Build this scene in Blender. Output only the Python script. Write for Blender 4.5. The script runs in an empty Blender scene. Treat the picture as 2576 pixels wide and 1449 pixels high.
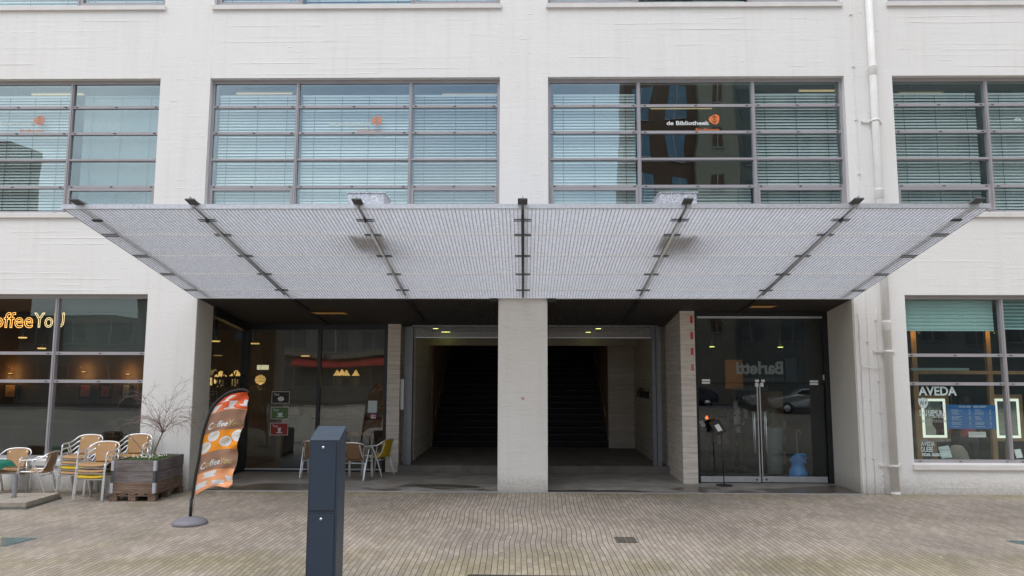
import bpy, bmesh, math, random
from mathutils import Vector, Matrix
R = math.radians
rnd = random.Random(7)
S = bpy.context.scene
C = S.collection

# ------------------------------------------------------------------ camera
F, PT, YW, RL, CZ = 1855.1, .1135, .0164, .0027, 2.2617
cam_d = bpy.data.cameras.new("camera")
cam = bpy.data.objects.new("camera", cam_d)
C.objects.link(cam)
cam_d.sensor_width = 36.0
cam_d.lens = 36.0 * F / 2576.0
cam_d.clip_start = .05
cam_d.clip_end = 1000
cam.matrix_world = (Matrix.Translation((0, 0, CZ)) @ Matrix.Rotation(YW, 4, 'Z') @
                    Matrix.Rotation(math.pi / 2 + PT, 4, 'X') @ Matrix.Rotation(RL, 4, 'Z'))
S.camera = cam

# ------------------------------------------------------------------ sky + sun
SUN_EL, SUN_ROT = R(58), R(205)
w = bpy.data.worlds.new("World")
S.world = w
w.use_nodes = True
nt = w.node_tree
for n in list(nt.nodes):
    nt.nodes.remove(n)
wo = nt.nodes.new('ShaderNodeOutputWorld')
bg = nt.nodes.new('ShaderNodeBackground')
sky = nt.nodes.new('ShaderNodeTexSky')
sky.sky_type = 'NISHITA'
sky.sun_disc = False
sky.sun_elevation = SUN_EL
sky.sun_rotation = SUN_ROT
sky.air_density = 1.0
tc = nt.nodes.new('ShaderNodeTexCoord')
mp = nt.nodes.new('ShaderNodeMapping')
mp.inputs['Scale'].default_value = (1, 1, 2.2)
mp.inputs['Location'].default_value = (.3, .1, .2)
no = nt.nodes.new('ShaderNodeTexNoise')
no.inputs['Scale'].default_value = 2.1
no.inputs['Detail'].default_value = 5
no.inputs['Roughness'].default_value = .5
rp = nt.nodes.new('ShaderNodeValToRGB')
rp.color_ramp.elements[0].position = .40
rp.color_ramp.elements[0].color = (.35, .35, .35, 1)
rp.color_ramp.elements[1].position = .62
rp.color_ramp.elements[1].color = (1, 1, 1, 1)
mx = nt.nodes.new('ShaderNodeMix')
mx.data_type = 'RGBA'
mx.inputs['B'].default_value = (10.5, 10.9, 11.4, 1)
L = nt.links.new
L(tc.outputs['Generated'], mp.inputs['Vector'])
L(mp.outputs[0], no.inputs['Vector'])
L(no.outputs['Fac'], rp.inputs[0])
# a patch of clear blue in the south-west, cloud elsewhere
vd0 = nt.nodes.new('ShaderNodeVectorMath'); vd0.operation = 'DOT_PRODUCT'; vd0.inputs[1].default_value = Vector((-.16, -.86, .48)).normalized()
vn0 = nt.nodes.new('ShaderNodeVectorMath'); vn0.operation = 'NORMALIZE'
L(tc.outputs['Generated'], vn0.inputs[0]); L(vn0.outputs[0], vd0.inputs[0])
mg0 = nt.nodes.new('ShaderNodeMapRange'); L(vd0.outputs['Value'], mg0.inputs['Value'])
mg0.inputs['From Min'].default_value = .93; mg0.inputs['From Max'].default_value = .992; mg0.inputs['To Min'].default_value = 1; mg0.inputs['To Max'].default_value = .30
mm0 = nt.nodes.new('ShaderNodeMath'); mm0.operation = 'MULTIPLY'; L(rp.outputs[0], mm0.inputs[0]); L(mg0.outputs[0], mm0.inputs[1])
L(mm0.outputs[0], mx.inputs['Factor'])
L(sky.outputs[0], mx.inputs['A'])
# overcast cloud: brighter towards the zenith
sp0 = nt.nodes.new('ShaderNodeSeparateXYZ'); L(tc.outputs['Generated'], sp0.inputs[0])
mr0 = nt.nodes.new('ShaderNodeMapRange'); L(sp0.outputs['Z'], mr0.inputs['Value'])
mr0.inputs['From Min'].default_value = 0; mr0.inputs['From Max'].default_value = 1
mr0.inputs['To Min'].default_value = .55; mr0.inputs['To Max'].default_value = 2.4
vm0 = nt.nodes.new('ShaderNodeVectorMath'); vm0.operation = 'SCALE'; vm0.inputs[0].default_value = (10.7, 10.8, 11.1)
L(mr0.outputs[0], vm0.inputs['Scale']); L(vm0.outputs[0], mx.inputs['B'])
L(mx.outputs['Result'], bg.inputs['Color'])
bg.inputs['Strength'].default_value = .10
L(bg.outputs[0], wo.inputs['Surface'])

sd = bpy.data.lights.new("sun", 'SUN')
sd.energy = .5
sd.angle = R(25)
sd.color = (1, .97, .93)
sun = bpy.data.objects.new("sun", sd)
C.objects.link(sun)
# sun direction: behind the camera and up
az = R(205)
dirv = Vector((math.sin(az) * math.cos(SUN_EL), math.cos(az) * math.cos(SUN_EL), math.sin(SUN_EL)))
sun.rotation_euler = dirv.to_track_quat('Z', 'Y').to_euler()
sun.location = (0, -5, 30)

S.view_settings.view_transform = 'Standard'
S.view_settings.look = 'None'
S.view_settings.gamma = 1
S.view_settings.exposure = 0.45
S.cycles.max_bounces = 10
S.cycles.transparent_max_bounces = 24
S.cycles.caustics_reflective = False
S.cycles.caustics_refractive = False
S.cycles.sample_clamp_indirect = 4

# ------------------------------------------------------------------ measuring helpers (photo survey -> metres)
def ray(px, py):
    u = px - 1288; v = 724.5 - py
    c, s = math.cos(RL), math.sin(RL)
    a = (u * c - v * s) / F; b = (u * s + v * c) / F
    y1 = math.cos(PT) - b * math.sin(PT); z = math.sin(PT) + b * math.cos(PT)
    return (a * math.cos(YW) - y1 * math.sin(YW), a * math.sin(YW) + y1 * math.cos(YW), z)

def P(px, py, Y):
    x, y, z = ray(px, py)
    return (x * Y / y, z * Y / y + CZ)

def G(px, py, Z=0):
    x, y, z = ray(px, py)
    t = (Z - CZ) / z
    return (x * t, y * t)

# ------------------------------------------------------------------ mesh builder
WL = {}
def wl(o):
    return WL.get(o.name, Vector((0, 0, 0))) if o else Vector((0, 0, 0))

def tag(o, label=None, cat=None, group=None, kind=None):
    if label: o['label'] = label
    if cat: o['category'] = cat
    if group: o['group'] = group
    if kind: o['kind'] = kind
    return o

def empty(name, loc, label, cat, group=None):
    o = bpy.data.objects.new(name, None)
    C.objects.link(o)
    o.location = loc
    o.empty_display_size = .1
    WL[o.name] = Vector(loc)
    return tag(o, label, cat, group)

class MB:
    def __init__(s):
        s.v = []; s.f = []; s.m = []; s.sm = []
    def add(s, vs, fs, mi=0, smooth=False):
        b = len(s.v)
        s.v += [tuple(q) for q in vs]
        for f in fs:
            s.f.append(tuple(b + i for i in f)); s.m.append(mi); s.sm.append(smooth)
        return s
    def box(s, x0, x1, y0, y1, z0, z1, mi=0, M=None):
        vs = [Vector(q) for q in ((x0, y0, z0), (x1, y0, z0), (x1, y1, z0), (x0, y1, z0), (x0, y0, z1), (x1, y0, z1), (x1, y1, z1), (x0, y1, z1))]
        if M: vs = [M @ q for q in vs]
        return s.add(vs, [(0, 3, 2, 1), (4, 5, 6, 7), (0, 1, 5, 4), (1, 2, 6, 5), (2, 3, 7, 6), (3, 0, 4, 7)], mi)
    def quad(s, a, b, c, d, mi=0):
        return s.add([a, b, c, d], [(0, 1, 2, 3)], mi)
    def prism(s, pts, y0, y1, mi=0, M=None):
        # pts (x,z) outline, extruded along y
        n = len(pts)
        vs = [Vector((p[0], y0, p[1])) for p in pts] + [Vector((p[0], y1, p[1])) for p in pts]
        if M: vs = [M @ q for q in vs]
        fs = [tuple(range(n)), tuple(range(2 * n - 1, n - 1, -1))] + [(i, i + n, (i + 1) % n + n, (i + 1) % n) for i in range(n)]
        return s.add(vs, fs, mi)
    def tube(s, pts, r, n=8, mi=0, cap=True, close=False):
        pts = [Vector(p) for p in pts]
        rs = r if isinstance(r, (list, tuple)) else [r] * len(pts)
        vs = []; N = len(pts)
        up = None
        for i, p in enumerate(pts):
            if i == 0: t = pts[1] - p
            elif i == N - 1: t = p - pts[i - 1]
            else: t = (pts[i + 1] - p).normalized() + (p - pts[i - 1]).normalized()
            if t.length < 1e-9: t = Vector((0, 0, 1))
            t.normalize()
            if up is None:
                up = Vector((0, 0, 1)) if abs(t.z) < .9 else Vector((1, 0, 0))
            a = t.cross(up)
            if a.length < 1e-6:
                a = t.orthogonal()
            a.normalize(); b = a.cross(t).normalized(); up = b
            for k in range(n):
                th = 2 * math.pi * k / n
                vs.append(p + (a * math.cos(th) + b * math.sin(th)) * rs[i])
        fs = []
        for i in range(N - 1):
            for k in range(n):
                fs.append((i * n + k, i * n + (k + 1) % n, (i + 1) * n + (k + 1) % n, (i + 1) * n + k))
        if cap:
            fs.append(tuple(range(n - 1, -1, -1))); fs.append(tuple((N - 1) * n + k for k in range(n)))
        return s.add(vs, fs, mi, True)
    def lathe(s, prof, cx=0, cy=0, cz=0, n=24, mi=0, sy=1):
        vs = []
        for r, z in prof:
            for k in range(n):
                th = 2 * math.pi * k / n
                vs.append((cx + r * math.cos(th), cy + r * math.sin(th) * sy, cz + z))
        fs = []
        for i in range(len(prof) - 1):
            for k in range(n):
                fs.append((i * n + k, i * n + (k + 1) % n, (i + 1) * n + (k + 1) % n, (i + 1) * n + k))
        fs.append(tuple(range(n - 1, -1, -1))); fs.append(tuple((len(prof) - 1) * n + k for k in range(n)))
        return s.add(vs, fs, mi, True)
    def build(s, name, mat, parent=None, bevel=0):
        off = wl(parent)
        me = bpy.data.meshes.new(name)
        me.from_pydata([(q[0] - off.x, q[1] - off.y, q[2] - off.z) for q in s.v], [], s.f)
        for m in (mat if isinstance(mat, (list, tuple)) else [mat]):
            me.materials.append(m)
        me.polygons.foreach_set('material_index', s.m)
        me.polygons.foreach_set('use_smooth', s.sm)
        me.update()
        o = bpy.data.objects.new(name, me)
        C.objects.link(o)
        if parent: o.parent = parent
        WL[o.name] = off
        if bevel:
            b = o.modifiers.new('bevel', 'BEVEL'); b.width = bevel; b.segments = 2; b.limit_method = 'ANGLE'
        return o

def join_smooth(pts, k=6):
    """Catmull-Rom through the points"""
    pts = [Vector(p) for p in pts]
    out = []
    for i in range(len(pts) - 1):
        p0 = pts[max(i - 1, 0)]; p1 = pts[i]; p2 = pts[i + 1]; p3 = pts[min(i + 2, len(pts) - 1)]
        for j in range(k):
            t = j / k
            out.append(.5 * ((2 * p1) + (p2 - p0) * t + (2 * p0 - 5 * p1 + 4 * p2 - p3) * t * t + (3 * p1 - p0 - 3 * p2 + p3) * t ** 3))
    out.append(pts[-1])
    return out

def copy_tree(o, parent=None):
    c = o.copy(); C.objects.link(c)
    if parent: c.parent = parent
    for ch in list(o.children):
        copy_tree(ch, c)
    return c

def text_mesh(body, size, bold=0, extrude=.0015, shear=0, outline=0, align='LEFT', xscale=1.0, spacing=1.0):
    cu = bpy.data.curves.new('t', 'FONT')
    cu.body = body; cu.size = size; cu.offset = bold; cu.shear = shear
    cu.align_x = align; cu.space_character = spacing; cu.resolution_u = 3
    if outline:
        cu.fill_mode = 'NONE'; cu.bevel_depth = outline; cu.bevel_resolution = 1
    else:
        cu.extrude = extrude
    ob = bpy.data.objects.new('t', cu)
    me = bpy.data.meshes.new_from_object(ob)
    bpy.data.objects.remove(ob)
    for v in me.vertices: v.co.x *= xscale
    return me

def lettering(name, me_list, M_, mats, parent=None):
    """join text meshes [(mesh, matrix, mat index)] into one object"""
    mb = MB()
    for me, mm, mi in me_list:
        vs = [M_ @ (mm @ v.co) for v in me.vertices]
        mb.add(vs, [tuple(p.vertices) for p in me.polygons], mi)
    return mb.build(name, mats, parent)

def fit_text(body, x0, x1, zb, y, **k):
    """text standing upright facing the camera, spanning x0..x1, baseline zb; height set by size"""
    me = text_mesh(body, k.pop('size'), **k)
    xs = [v.co.x for v in me.vertices]
    a, b = min(xs), max(xs)
    sc = (x1 - x0) / (b - a)
    M_ = Matrix.Translation((x0, y, zb)) @ Matrix.Rotation(math.pi / 2, 4, 'X') @ Matrix.Diagonal((sc, 1, 1, 1)) @ Matrix.Translation((-a, 0, 0))
    return me, M_

# ------------------------------------------------------------------ materials
def nm(name):
    m = bpy.data.materials.new(name); m.use_nodes = True
    t = m.node_tree
    return m, t, t.nodes['Principled BSDF']

def sock(b, *names):
    for n in names:
        if n in b.inputs: return b.inputs[n]

def plain(name, col, rough=.5, metal=0, noise=.08, nscale=12, bump=0, bscale=60, emit=None, estr=0, spec=None):
    m, t, b = nm(name)
    b.inputs['Roughness'].default_value = rough
    b.inputs['Metallic'].default_value = metal
    if spec is not None: sock(b, 'Specular IOR Level').default_value = spec
    c = t.nodes.new('ShaderNodeTexCoord')
    n = t.nodes.new('ShaderNodeTexNoise'); n.inputs['Scale'].default_value = nscale; n.inputs['Detail'].default_value = 5
    r = t.nodes.new('ShaderNodeValToRGB')
    r.color_ramp.elements[0].position = .3; r.color_ramp.elements[1].position = .7
    r.color_ramp.elements[0].color = tuple(max(0, q * (1 - noise)) for q in col[:3]) + (1,)
    r.color_ramp.elements[1].color = tuple(min(1, q * (1 + noise)) for q in col[:3]) + (1,)
    t.links.new(c.outputs['Object'], n.inputs['Vector']); t.links.new(n.outputs['Fac'], r.inputs[0])
    t.links.new(r.outputs[0], b.inputs['Base Color'])
    if bump:
        n2 = t.nodes.new('ShaderNodeTexNoise'); n2.inputs['Scale'].default_value = bscale; n2.inputs['Detail'].default_value = 4
        bp = t.nodes.new('ShaderNodeBump'); bp.inputs['Strength'].default_value = bump; bp.inputs['Distance'].default_value = .01
        t.links.new(c.outputs['Object'], n2.inputs['Vector']); t.links.new(n2.outputs['Fac'], bp.inputs['Height']); t.links.new(bp.outputs[0], b.inputs['Normal'])
    if emit:
        sock(b, 'Emission Color').default_value = tuple(emit) + (1,)
        sock(b, 'Emission Strength').default_value = estr
    return m

def nodes(t, *types):
    return [t.nodes.new('ShaderNode' + x) for x in types]

def painted_concrete(name, c0, c1, stretch=True, bstr=.5):
    m, t, b = nm(name)
    lk = t.links.new
    g, mpg, n1, n2, n3, r, mixc, r2, bp, bp2, mpf, bp3 = nodes(t, 'NewGeometry', 'Mapping', 'TexNoise', 'TexNoise', 'TexNoise', 'ValToRGB', 'Mix', 'ValToRGB', 'Bump', 'Bump', 'Mapping', 'Bump')
    b.inputs['Roughness'].default_value = .62
    mpg.inputs['Scale'].default_value = (.55, .55, 7.5) if stretch else (1, 1, 4)
    lk(g.outputs['Position'], mpg.inputs['Vector'])
    n1.inputs['Scale'].default_value = 1.6; n1.inputs['Detail'].default_value = 6; n1.inputs['Roughness'].default_value = .62
    lk(mpg.outputs[0], n1.inputs['Vector'])
    n2.inputs['Scale'].default_value = 22; n2.inputs['Detail'].default_value = 5
    lk(g.outputs['Position'], n2.inputs['Vector'])
    n3.inputs['Scale'].default_value = .7; n3.inputs['Detail'].default_value = 6; n3.inputs['Roughness'].default_value = .6
    lk(g.outputs['Position'], n3.inputs['Vector'])
    r.color_ramp.elements[0].position = .3; r.color_ramp.elements[1].position = .65
    r.color_ramp.elements[0].color = c0 + (1,); r.color_ramp.elements[1].color = c1 + (1,)
    lk(n3.outputs['Fac'], r.inputs[0])
    # rain streaks: vertical stretched noise
    mpf.inputs['Scale'].default_value = (5, 5, .35)
    lk(g.outputs['Position'], mpf.inputs['Vector'])
    n4, r4, mul = nodes(t, 'TexNoise', 'ValToRGB', 'Mix')
    n4.inputs['Scale'].default_value = 1.5; n4.inputs['Detail'].default_value = 5
    lk(mpf.outputs[0], n4.inputs['Vector'])
    r4.color_ramp.elements[0].position = .28; r4.color_ramp.elements[0].color = (.90, .885, .86, 1)
    r4.color_ramp.elements[1].position = .5; r4.color_ramp.elements[1].color = (1, 1, 1, 1)
    lk(n4.outputs['Fac'], r4.inputs[0])
    mul.data_type = 'RGBA'; mul.blend_type = 'MULTIPLY'; mul.inputs['Factor'].default_value = .35
    lk(r.outputs[0], mul.inputs['A']); lk(r4.outputs[0], mul.inputs['B'])
    # splash dirt low on the wall
    sep, mr, dirt, addn = nodes(t, 'SeparateXYZ', 'MapRange', 'Mix', 'Math')
    lk(g.outputs['Position'], sep.inputs[0])
    addn.operation = 'MULTIPLY_ADD'; addn.inputs[1].default_value = .35
    lk(n2.outputs['Fac'], addn.inputs[0]); lk(sep.outputs['Z'], addn.inputs[2])
    mr.inputs['From Min'].default_value = .12; mr.inputs['From Max'].default_value = .5
    mr.inputs['To Min'].default_value = .7; mr.inputs['To Max'].default_value = 0
    lk(addn.outputs[0], mr.inputs['Value'])
    dirt.data_type = 'RGBA'; dirt.inputs['B'].default_value = (.30, .27, .22, 1)
    lk(mr.outputs[0], dirt.inputs['Factor']); lk(mul.outputs['Result'], dirt.inputs['A'])
    lk(dirt.outputs['Result'], b.inputs['Base Color'])
    # ridges left by the formwork boards
    r2.color_ramp.elements[0].position = .42; r2.color_ramp.elements[1].position = .5
    lk(n1.outputs['Fac'], r2.inputs[0])
    bp.inputs['Strength'].default_value = bstr; bp.inputs['Distance'].default_value = .006
    lk(r2.outputs[0], bp.inputs['Height'])
    bp2.inputs['Strength'].default_value = .35; bp2.inputs['Distance'].default_value = .012
    lk(n2.outputs['Fac'], bp2.inputs['Height']); lk(bp.outputs[0], bp2.inputs['Normal'])
    lk(bp2.outputs[0], b.inputs['Normal'])
    return m

def board_concrete(name, c0, c1, course=.105):
    m, t, b = nm(name)
    lk = t.links.new
    b.inputs['Roughness'].default_value = .8
    g, sep, cmb, br, n, mx_, bp, n2 = nodes(t, 'NewGeometry', 'SeparateXYZ', 'CombineXYZ', 'TexBrick', 'TexNoise', 'Mix', 'Bump', 'TexNoise')
    ad = nodes(t, 'Math')[0]; ad.operation = 'ADD'
    lk(g.outputs['Position'], sep.inputs[0]); lk(sep.outputs['X'], ad.inputs[0]); lk(sep.outputs['Y'], ad.inputs[1])
    lk(ad.outputs[0], cmb.inputs['X']); lk(sep.outputs['Z'], cmb.inputs['Y']); lk(cmb.outputs[0], br.inputs['Vector'])
    br.inputs['Scale'].default_value = 1; br.inputs['Brick Width'].default_value = 60; br.inputs['Row Height'].default_value = course
    br.inputs['Mortar Size'].default_value = .005; br.inputs['Mortar Smooth'].default_value = .3
    br.inputs['Color1'].default_value = c0 + (1,); br.inputs['Color2'].default_value = c1 + (1,)
    br.inputs['Mortar'].default_value = tuple(q * .80 for q in c0) + (1,)
    n.inputs['Scale'].default_value = 2; n.inputs['Detail'].default_value = 7
    mq = nodes(t, 'Mapping')[0]; mq.inputs['Scale'].default_value = (1.2, 1.2, 9); lk(g.outputs['Position'], mq.inputs['Vector']); lk(mq.outputs[0], n.inputs['Vector'])
    mx_.data_type = 'RGBA'; mx_.blend_type = 'MULTIPLY'; mx_.inputs['Factor'].default_value = .42
    rr = nodes(t, 'ValToRGB')[0]; rr.color_ramp.elements[0].position = .3; rr.color_ramp.elements[0].color = (.55, .55, .55, 1); rr.color_ramp.elements[1].position = .6
    lk(n.outputs['Fac'], rr.inputs[0])
    lk(br.outputs['Color'], mx_.inputs['A']); lk(rr.outputs[0], mx_.inputs['B']); lk(mx_.outputs['Result'], b.inputs['Base Color'])
    bp.inputs['Strength'].default_value = .5; bp.inputs['Distance'].default_value = .01; bp.invert = True
    lk(br.outputs['Fac'], bp.inputs['Height']); lk(bp.outputs[0], b.inputs['Normal'])
    return m

def glass(name, tint, refl, rcol=(1, 1, 1), rough=0.0, wave=.02, wscale=.8):
    m = bpy.data.materials.new(name); m.use_nodes = True
    t = m.node_tree; lk = t.links.new
    for n in list(t.nodes): t.nodes.remove(n)
    o, mxs, tr, gl, lw, fr, mr, g, n, bp = nodes(t, 'OutputMaterial', 'MixShader', 'BsdfTransparent', 'BsdfGlossy', 'LayerWeight', 'Math', 'MapRange', 'NewGeometry', 'TexNoise', 'Bump')
    tr.inputs['Color'].default_value = tuple(tint) + (1,)
    gl.inputs['Color'].default_value = tuple(rcol) + (1,); gl.inputs['Roughness'].default_value = rough
    lw.inputs['Blend'].default_value = .5; fr.operation = 'POWER'; fr.inputs[1].default_value = 4.5; lk(lw.outputs['Facing'], fr.inputs[0])
    mr.inputs['From Min'].default_value = 0; mr.inputs['From Max'].default_value = 1
    mr.inputs['To Min'].default_value = refl; mr.inputs['To Max'].default_value = 1
    lk(fr.outputs[0], mr.inputs['Value']); lk(mr.outputs[0], mxs.inputs['Fac'])
    n.inputs['Scale'].default_value = wscale; n.inputs['Detail'].default_value = 1
    lk(g.outputs['Position'], n.inputs['Vector']); lk(n.outputs['Fac'], bp.inputs['Height'])
    bp.inputs['Strength'].default_value = 1; bp.inputs['Distance'].default_value = wave
    lk(bp.outputs[0], gl.inputs['Normal'])
    lk(tr.outputs[0], mxs.inputs[1]); lk(gl.outputs[0], mxs.inputs[2]); lk(mxs.outputs[0], o.inputs['Surface'])
    return m

M = {}
M['wall'] = painted_concrete('white_painted_concrete', (.80, .79, .765), (.83, .82, .80), True, .16)
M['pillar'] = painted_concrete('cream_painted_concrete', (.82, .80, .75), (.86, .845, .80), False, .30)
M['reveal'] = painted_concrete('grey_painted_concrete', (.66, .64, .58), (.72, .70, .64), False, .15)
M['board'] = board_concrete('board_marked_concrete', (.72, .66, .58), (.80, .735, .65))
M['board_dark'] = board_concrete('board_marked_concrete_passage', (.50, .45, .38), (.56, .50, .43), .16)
M['frame'] = plain('lilac_grey_aluminium', (.38, .362, .38), .42, .1, .05, 3)
M['cap'] = plain('dark_drain_cap', (.05, .05, .055), .6)
M['sill'] = plain('pale_sill', (.72, .70, .68), .6, 0, .06, 3, .2)
M['glass_up'] = glass('tinted_office_glass', (.94, .99, .985), .145, (.80, .94, .98), 0, .010, .55)
M['glass_shop'] = glass('shop_glass', (.95, .985, .975), .06, (.85, .97, 1.0), 0, .008, .6)
M['glass_entry'] = glass('entry_glass', (.90, .93, .91), .075, (.95, 1, 1.0), 0, .010, .5)
M['glass_door'] = glass('door_glass', (.91, .94, .94), .042, (.9, .97, 1.0), 0, .004, .7)
M['blind'] = plain('pale_aluminium_slat', (.86, .90, .90), .45, .1, .04, 2)
M['cord'] = plain('blind_cord', (.10, .14, .15), .8)
M['galv'] = plain('galvanised_steel', (.60, .62, .66), .42, .45, .12, 25)
M['dark_steel'] = plain('dark_painted_steel', (.075, .085, .09), .5, .2, .2, 8)
M['mid_steel'] = plain('weathered_grey_steel', (.26, .28, .29), .5, .4, .25, 8)
M['alu'] = plain('bright_aluminium', (.86, .87, .88), .28, .75, .05, 8)
M['dull_alu'] = plain('brushed_aluminium', (.55, .56, .58), .4, .6, .06, 8)
M['black_frame'] = plain('black_aluminium_frame', (.014, .015, .018), .4, .1, .15, 5)
M['white_paint'] = plain('white_pipe_paint', (.80, .79, .765), .45, 0, .06, 3, .25, 30)
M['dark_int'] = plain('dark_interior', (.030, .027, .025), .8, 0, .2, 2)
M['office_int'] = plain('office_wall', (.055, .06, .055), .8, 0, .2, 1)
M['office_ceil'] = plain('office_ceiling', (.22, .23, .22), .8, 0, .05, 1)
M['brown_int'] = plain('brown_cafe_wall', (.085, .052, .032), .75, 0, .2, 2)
M['wood'] = plain('golden_oak', (.42, .25, .11), .5, 0, .15, 6)
M['orange_wall'] = plain('orange_wall', (.45, .19, .05), .7, 0, .1, 2, emit=(.45, .17, .04), estr=0)
M['white'] = plain('white_vinyl', (.80, .82, .80), .5, 0, .02)
M['pale_vinyl'] = plain('frosted_vinyl', (.52, .62, .60), .6, 0, .03)
M['orange_vinyl'] = plain('orange_vinyl', (.75, .20, .05), .5, 0, .03)
M['orange_pale'] = plain('orange_vinyl_sky_veiled', (.62, .27, .17), .6, 0, .03)  # paler orange: sky reflected over the emblem is put into the colour
M['ghost3'] = plain('bluegrey_vinyl', (.22, .30, .34), .6, 0, .03)
M['black'] = plain('matt_black', (.015, .015, .016), .6, 0, .2)
M['red'] = plain('red_paint', (.62, .06, .05), .6, 0, .15, 20)

def warm(name, col, s):
    return plain(name, (.8, .7, .5), .5, emit=col, estr=s)
M['neon_o'] = warm('neon_orange', (1.0, .42, .06), 1.6)
M['neon_y'] = warm('neon_warm_white', (1.0, .72, .34), 1.3)
M['lamp_y'] = warm('lamp_yellow', (1.0, .60, .18), .75)
M['tube'] = warm('fluorescent_tube', (1.0, .72, .36), .42)
M['lamp_w'] = warm('mirror_light', (.86, .97, .84), .62)
M['spot'] = warm('downlight', (.95, 1.0, .25), 1.8)

# ================================================================== SETTING
# paving: one sheet to the horizon
def paving_mat():
    m, t, b = nm('clinker_paving'); lk = t.links.new
    g, sep, cmb, br, nw, nw2, mpn, n1, n2, n3, bp = nodes(t, 'NewGeometry', 'SeparateXYZ', 'CombineXYZ', 'TexBrick', 'TexNoise', 'TexNoise', 'Mapping', 'TexNoise', 'TexNoise', 'TexNoise', 'Bump')
    lk(g.outputs['Position'], sep.inputs[0])
    # rows wander sideways as they run towards the building
    mpn.inputs['Scale'].default_value = (.10, .38, 1)
    lk(g.outputs['Position'], mpn.inputs['Vector']); nw.inputs['Scale'].default_value = 1.0; nw.inputs['Detail'].default_value = 2
    lk(mpn.outputs[0], nw.inputs['Vector'])
    nw2.inputs['Scale'].default_value = 2.2; nw2.inputs['Detail'].default_value = 2
    lk(g.outputs['Position'], nw2.inputs['Vector'])
    a1, a2 = nodes(t, 'Math', 'Math')
    a1.operation = 'MULTIPLY_ADD'; a1.inputs[1].default_value = .20; lk(nw.outputs['Fac'], a1.inputs[0]); lk(sep.outputs['X'], a1.inputs[2])
    a2.operation = 'MULTIPLY_ADD'; a2.inputs[1].default_value = .006; lk(nw2.outputs['Fac'], a2.inputs[0]); lk(a1.outputs[0], a2.inputs[2])
    lk(sep.outputs['Y'], cmb.inputs['X']); lk(a2.outputs[0], cmb.inputs['Y']); lk(cmb.outputs[0], br.inputs['Vector'])
    br.offset = .5
    br.inputs['Scale'].default_value = 1; br.inputs['Brick Width'].default_value = .205; br.inputs['Row Height'].default_value = .0695
    br.inputs['Mortar Size'].default_value = .0035; br.inputs['Mortar Smooth'].default_value = .25; br.inputs['Bias'].default_value = -.1
    br.inputs['Color1'].default_value = (.33, .29, .248, 1); br.inputs['Color2'].default_value = (.455, .405, .352, 1)
    br.inputs['Mortar'].default_value = (.20, .165, .13, 1)
    # big tonal patches
    n1.inputs['Scale'].default_value = .55; n1.inputs['Detail'].default_value = 6; lk(g.outputs['Position'], n1.inputs['Vector'])
    r1, m1 = nodes(t, 'ValToRGB', 'Mix')
    r1.color_ramp.elements[0].position = .32; r1.color_ramp.elements[0].color = (.76, .745, .72, 1); r1.color_ramp.elements[1].position = .62; r1.color_ramp.elements[1].color = (1.08, 1.04, 1.0, 1)
    lk(n1.outputs['Fac'], r1.inputs[0]); m1.data_type = 'RGBA'; m1.blend_type = 'MULTIPLY'; m1.inputs['Factor'].default_value = 1
    lk(br.outputs['Color'], m1.inputs['A']); lk(r1.outputs[0], m1.inputs['B'])
    # moss: in a damp band some metres off the wall and beside the threshold
    n2.inputs['Scale'].default_value = .8; n2.inputs['Detail'].default_value = 7; n2.inputs['Roughness'].default_value = .65; lk(g.outputs['Position'], n2.inputs['Vector'])
    band, bnd2, mxx, addm, r2, m2 = nodes(t, 'ValToRGB', 'MapRange', 'Math', 'Math', 'ValToRGB', 'Mix')
    bnd2.inputs['From Min'].default_value = 8; bnd2.inputs['From Max'].default_value = 14.5
    lk(sep.outputs['Y'], bnd2.inputs['Value'])
    e = band.color_ramp.elements
    e[0].position = 0; e[0].color = (.30, .30, .30, 1); e[1].position = .16; e[1].color = (1, 1, 1, 1)
    for p_, v_ in ((.30, .25), (.42, .1), (.62, .2), (.86, .25), (.94, .85), (1.0, .9)):
        q = e.new(p_); q.color = (v_, v_, v_, 1)
    lk(bnd2.outputs[0], band.inputs[0])
    mxx.operation = 'MULTIPLY_ADD'; mxx.inputs[1].default_value = .30
    lk(band.outputs[0], mxx.inputs[0]); lk(n2.outputs['Fac'], mxx.inputs[2])
    r2.color_ramp.elements[0].position = .58; r2.color_ramp.elements[0].color = (0, 0, 0, 1); r2.color_ramp.elements[1].position = .85; r2.color_ramp.elements[1].color = (.75, .75, .75, 1)
    lk(mxx.outputs[0], r2.inputs[0])
    m2.data_type = 'RGBA'; m2.blend_type = 'MULTIPLY'; m2.inputs['B'].default_value = (.76, .76, .52, 1)
    lk(r2.outputs[0], m2.inputs['Factor']); lk(m1.outputs['Result'], m2.inputs['A'])
    # per-stone grain
    n3.inputs['Scale'].default_value = 40; n3.inputs['Detail'].default_value = 4; lk(g.outputs['Position'], n3.inputs['Vector'])
    r3, m3 = nodes(t, 'ValToRGB', 'Mix')
    r3.color_ramp.elements[0].position = .3; r3.color_ramp.elements[0].color = (.78, .78, .78, 1); r3.color_ramp.elements[1].position = .7; r3.color_ramp.elements[1].color = (1.1, 1.1, 1.1, 1)
    lk(n3.outputs['Fac'], r3.inputs[0]); m3.data_type = 'RGBA'; m3.blend_type = 'MULTIPLY'; m3.inputs['Factor'].default_value = 1
    lk(m2.outputs['Result'], m3.inputs['A']); lk(r3.outputs[0], m3.inputs['B'])
    dv, fr_, sb_, ab_, jr, jm = nodes(t, 'Math', 'Math', 'Math', 'Math', 'MapRange', 'Mix')
    dv.operation = 'DIVIDE'; dv.inputs[1].default_value = .0695; lk(a2.outputs[0], dv.inputs[0])
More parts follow.
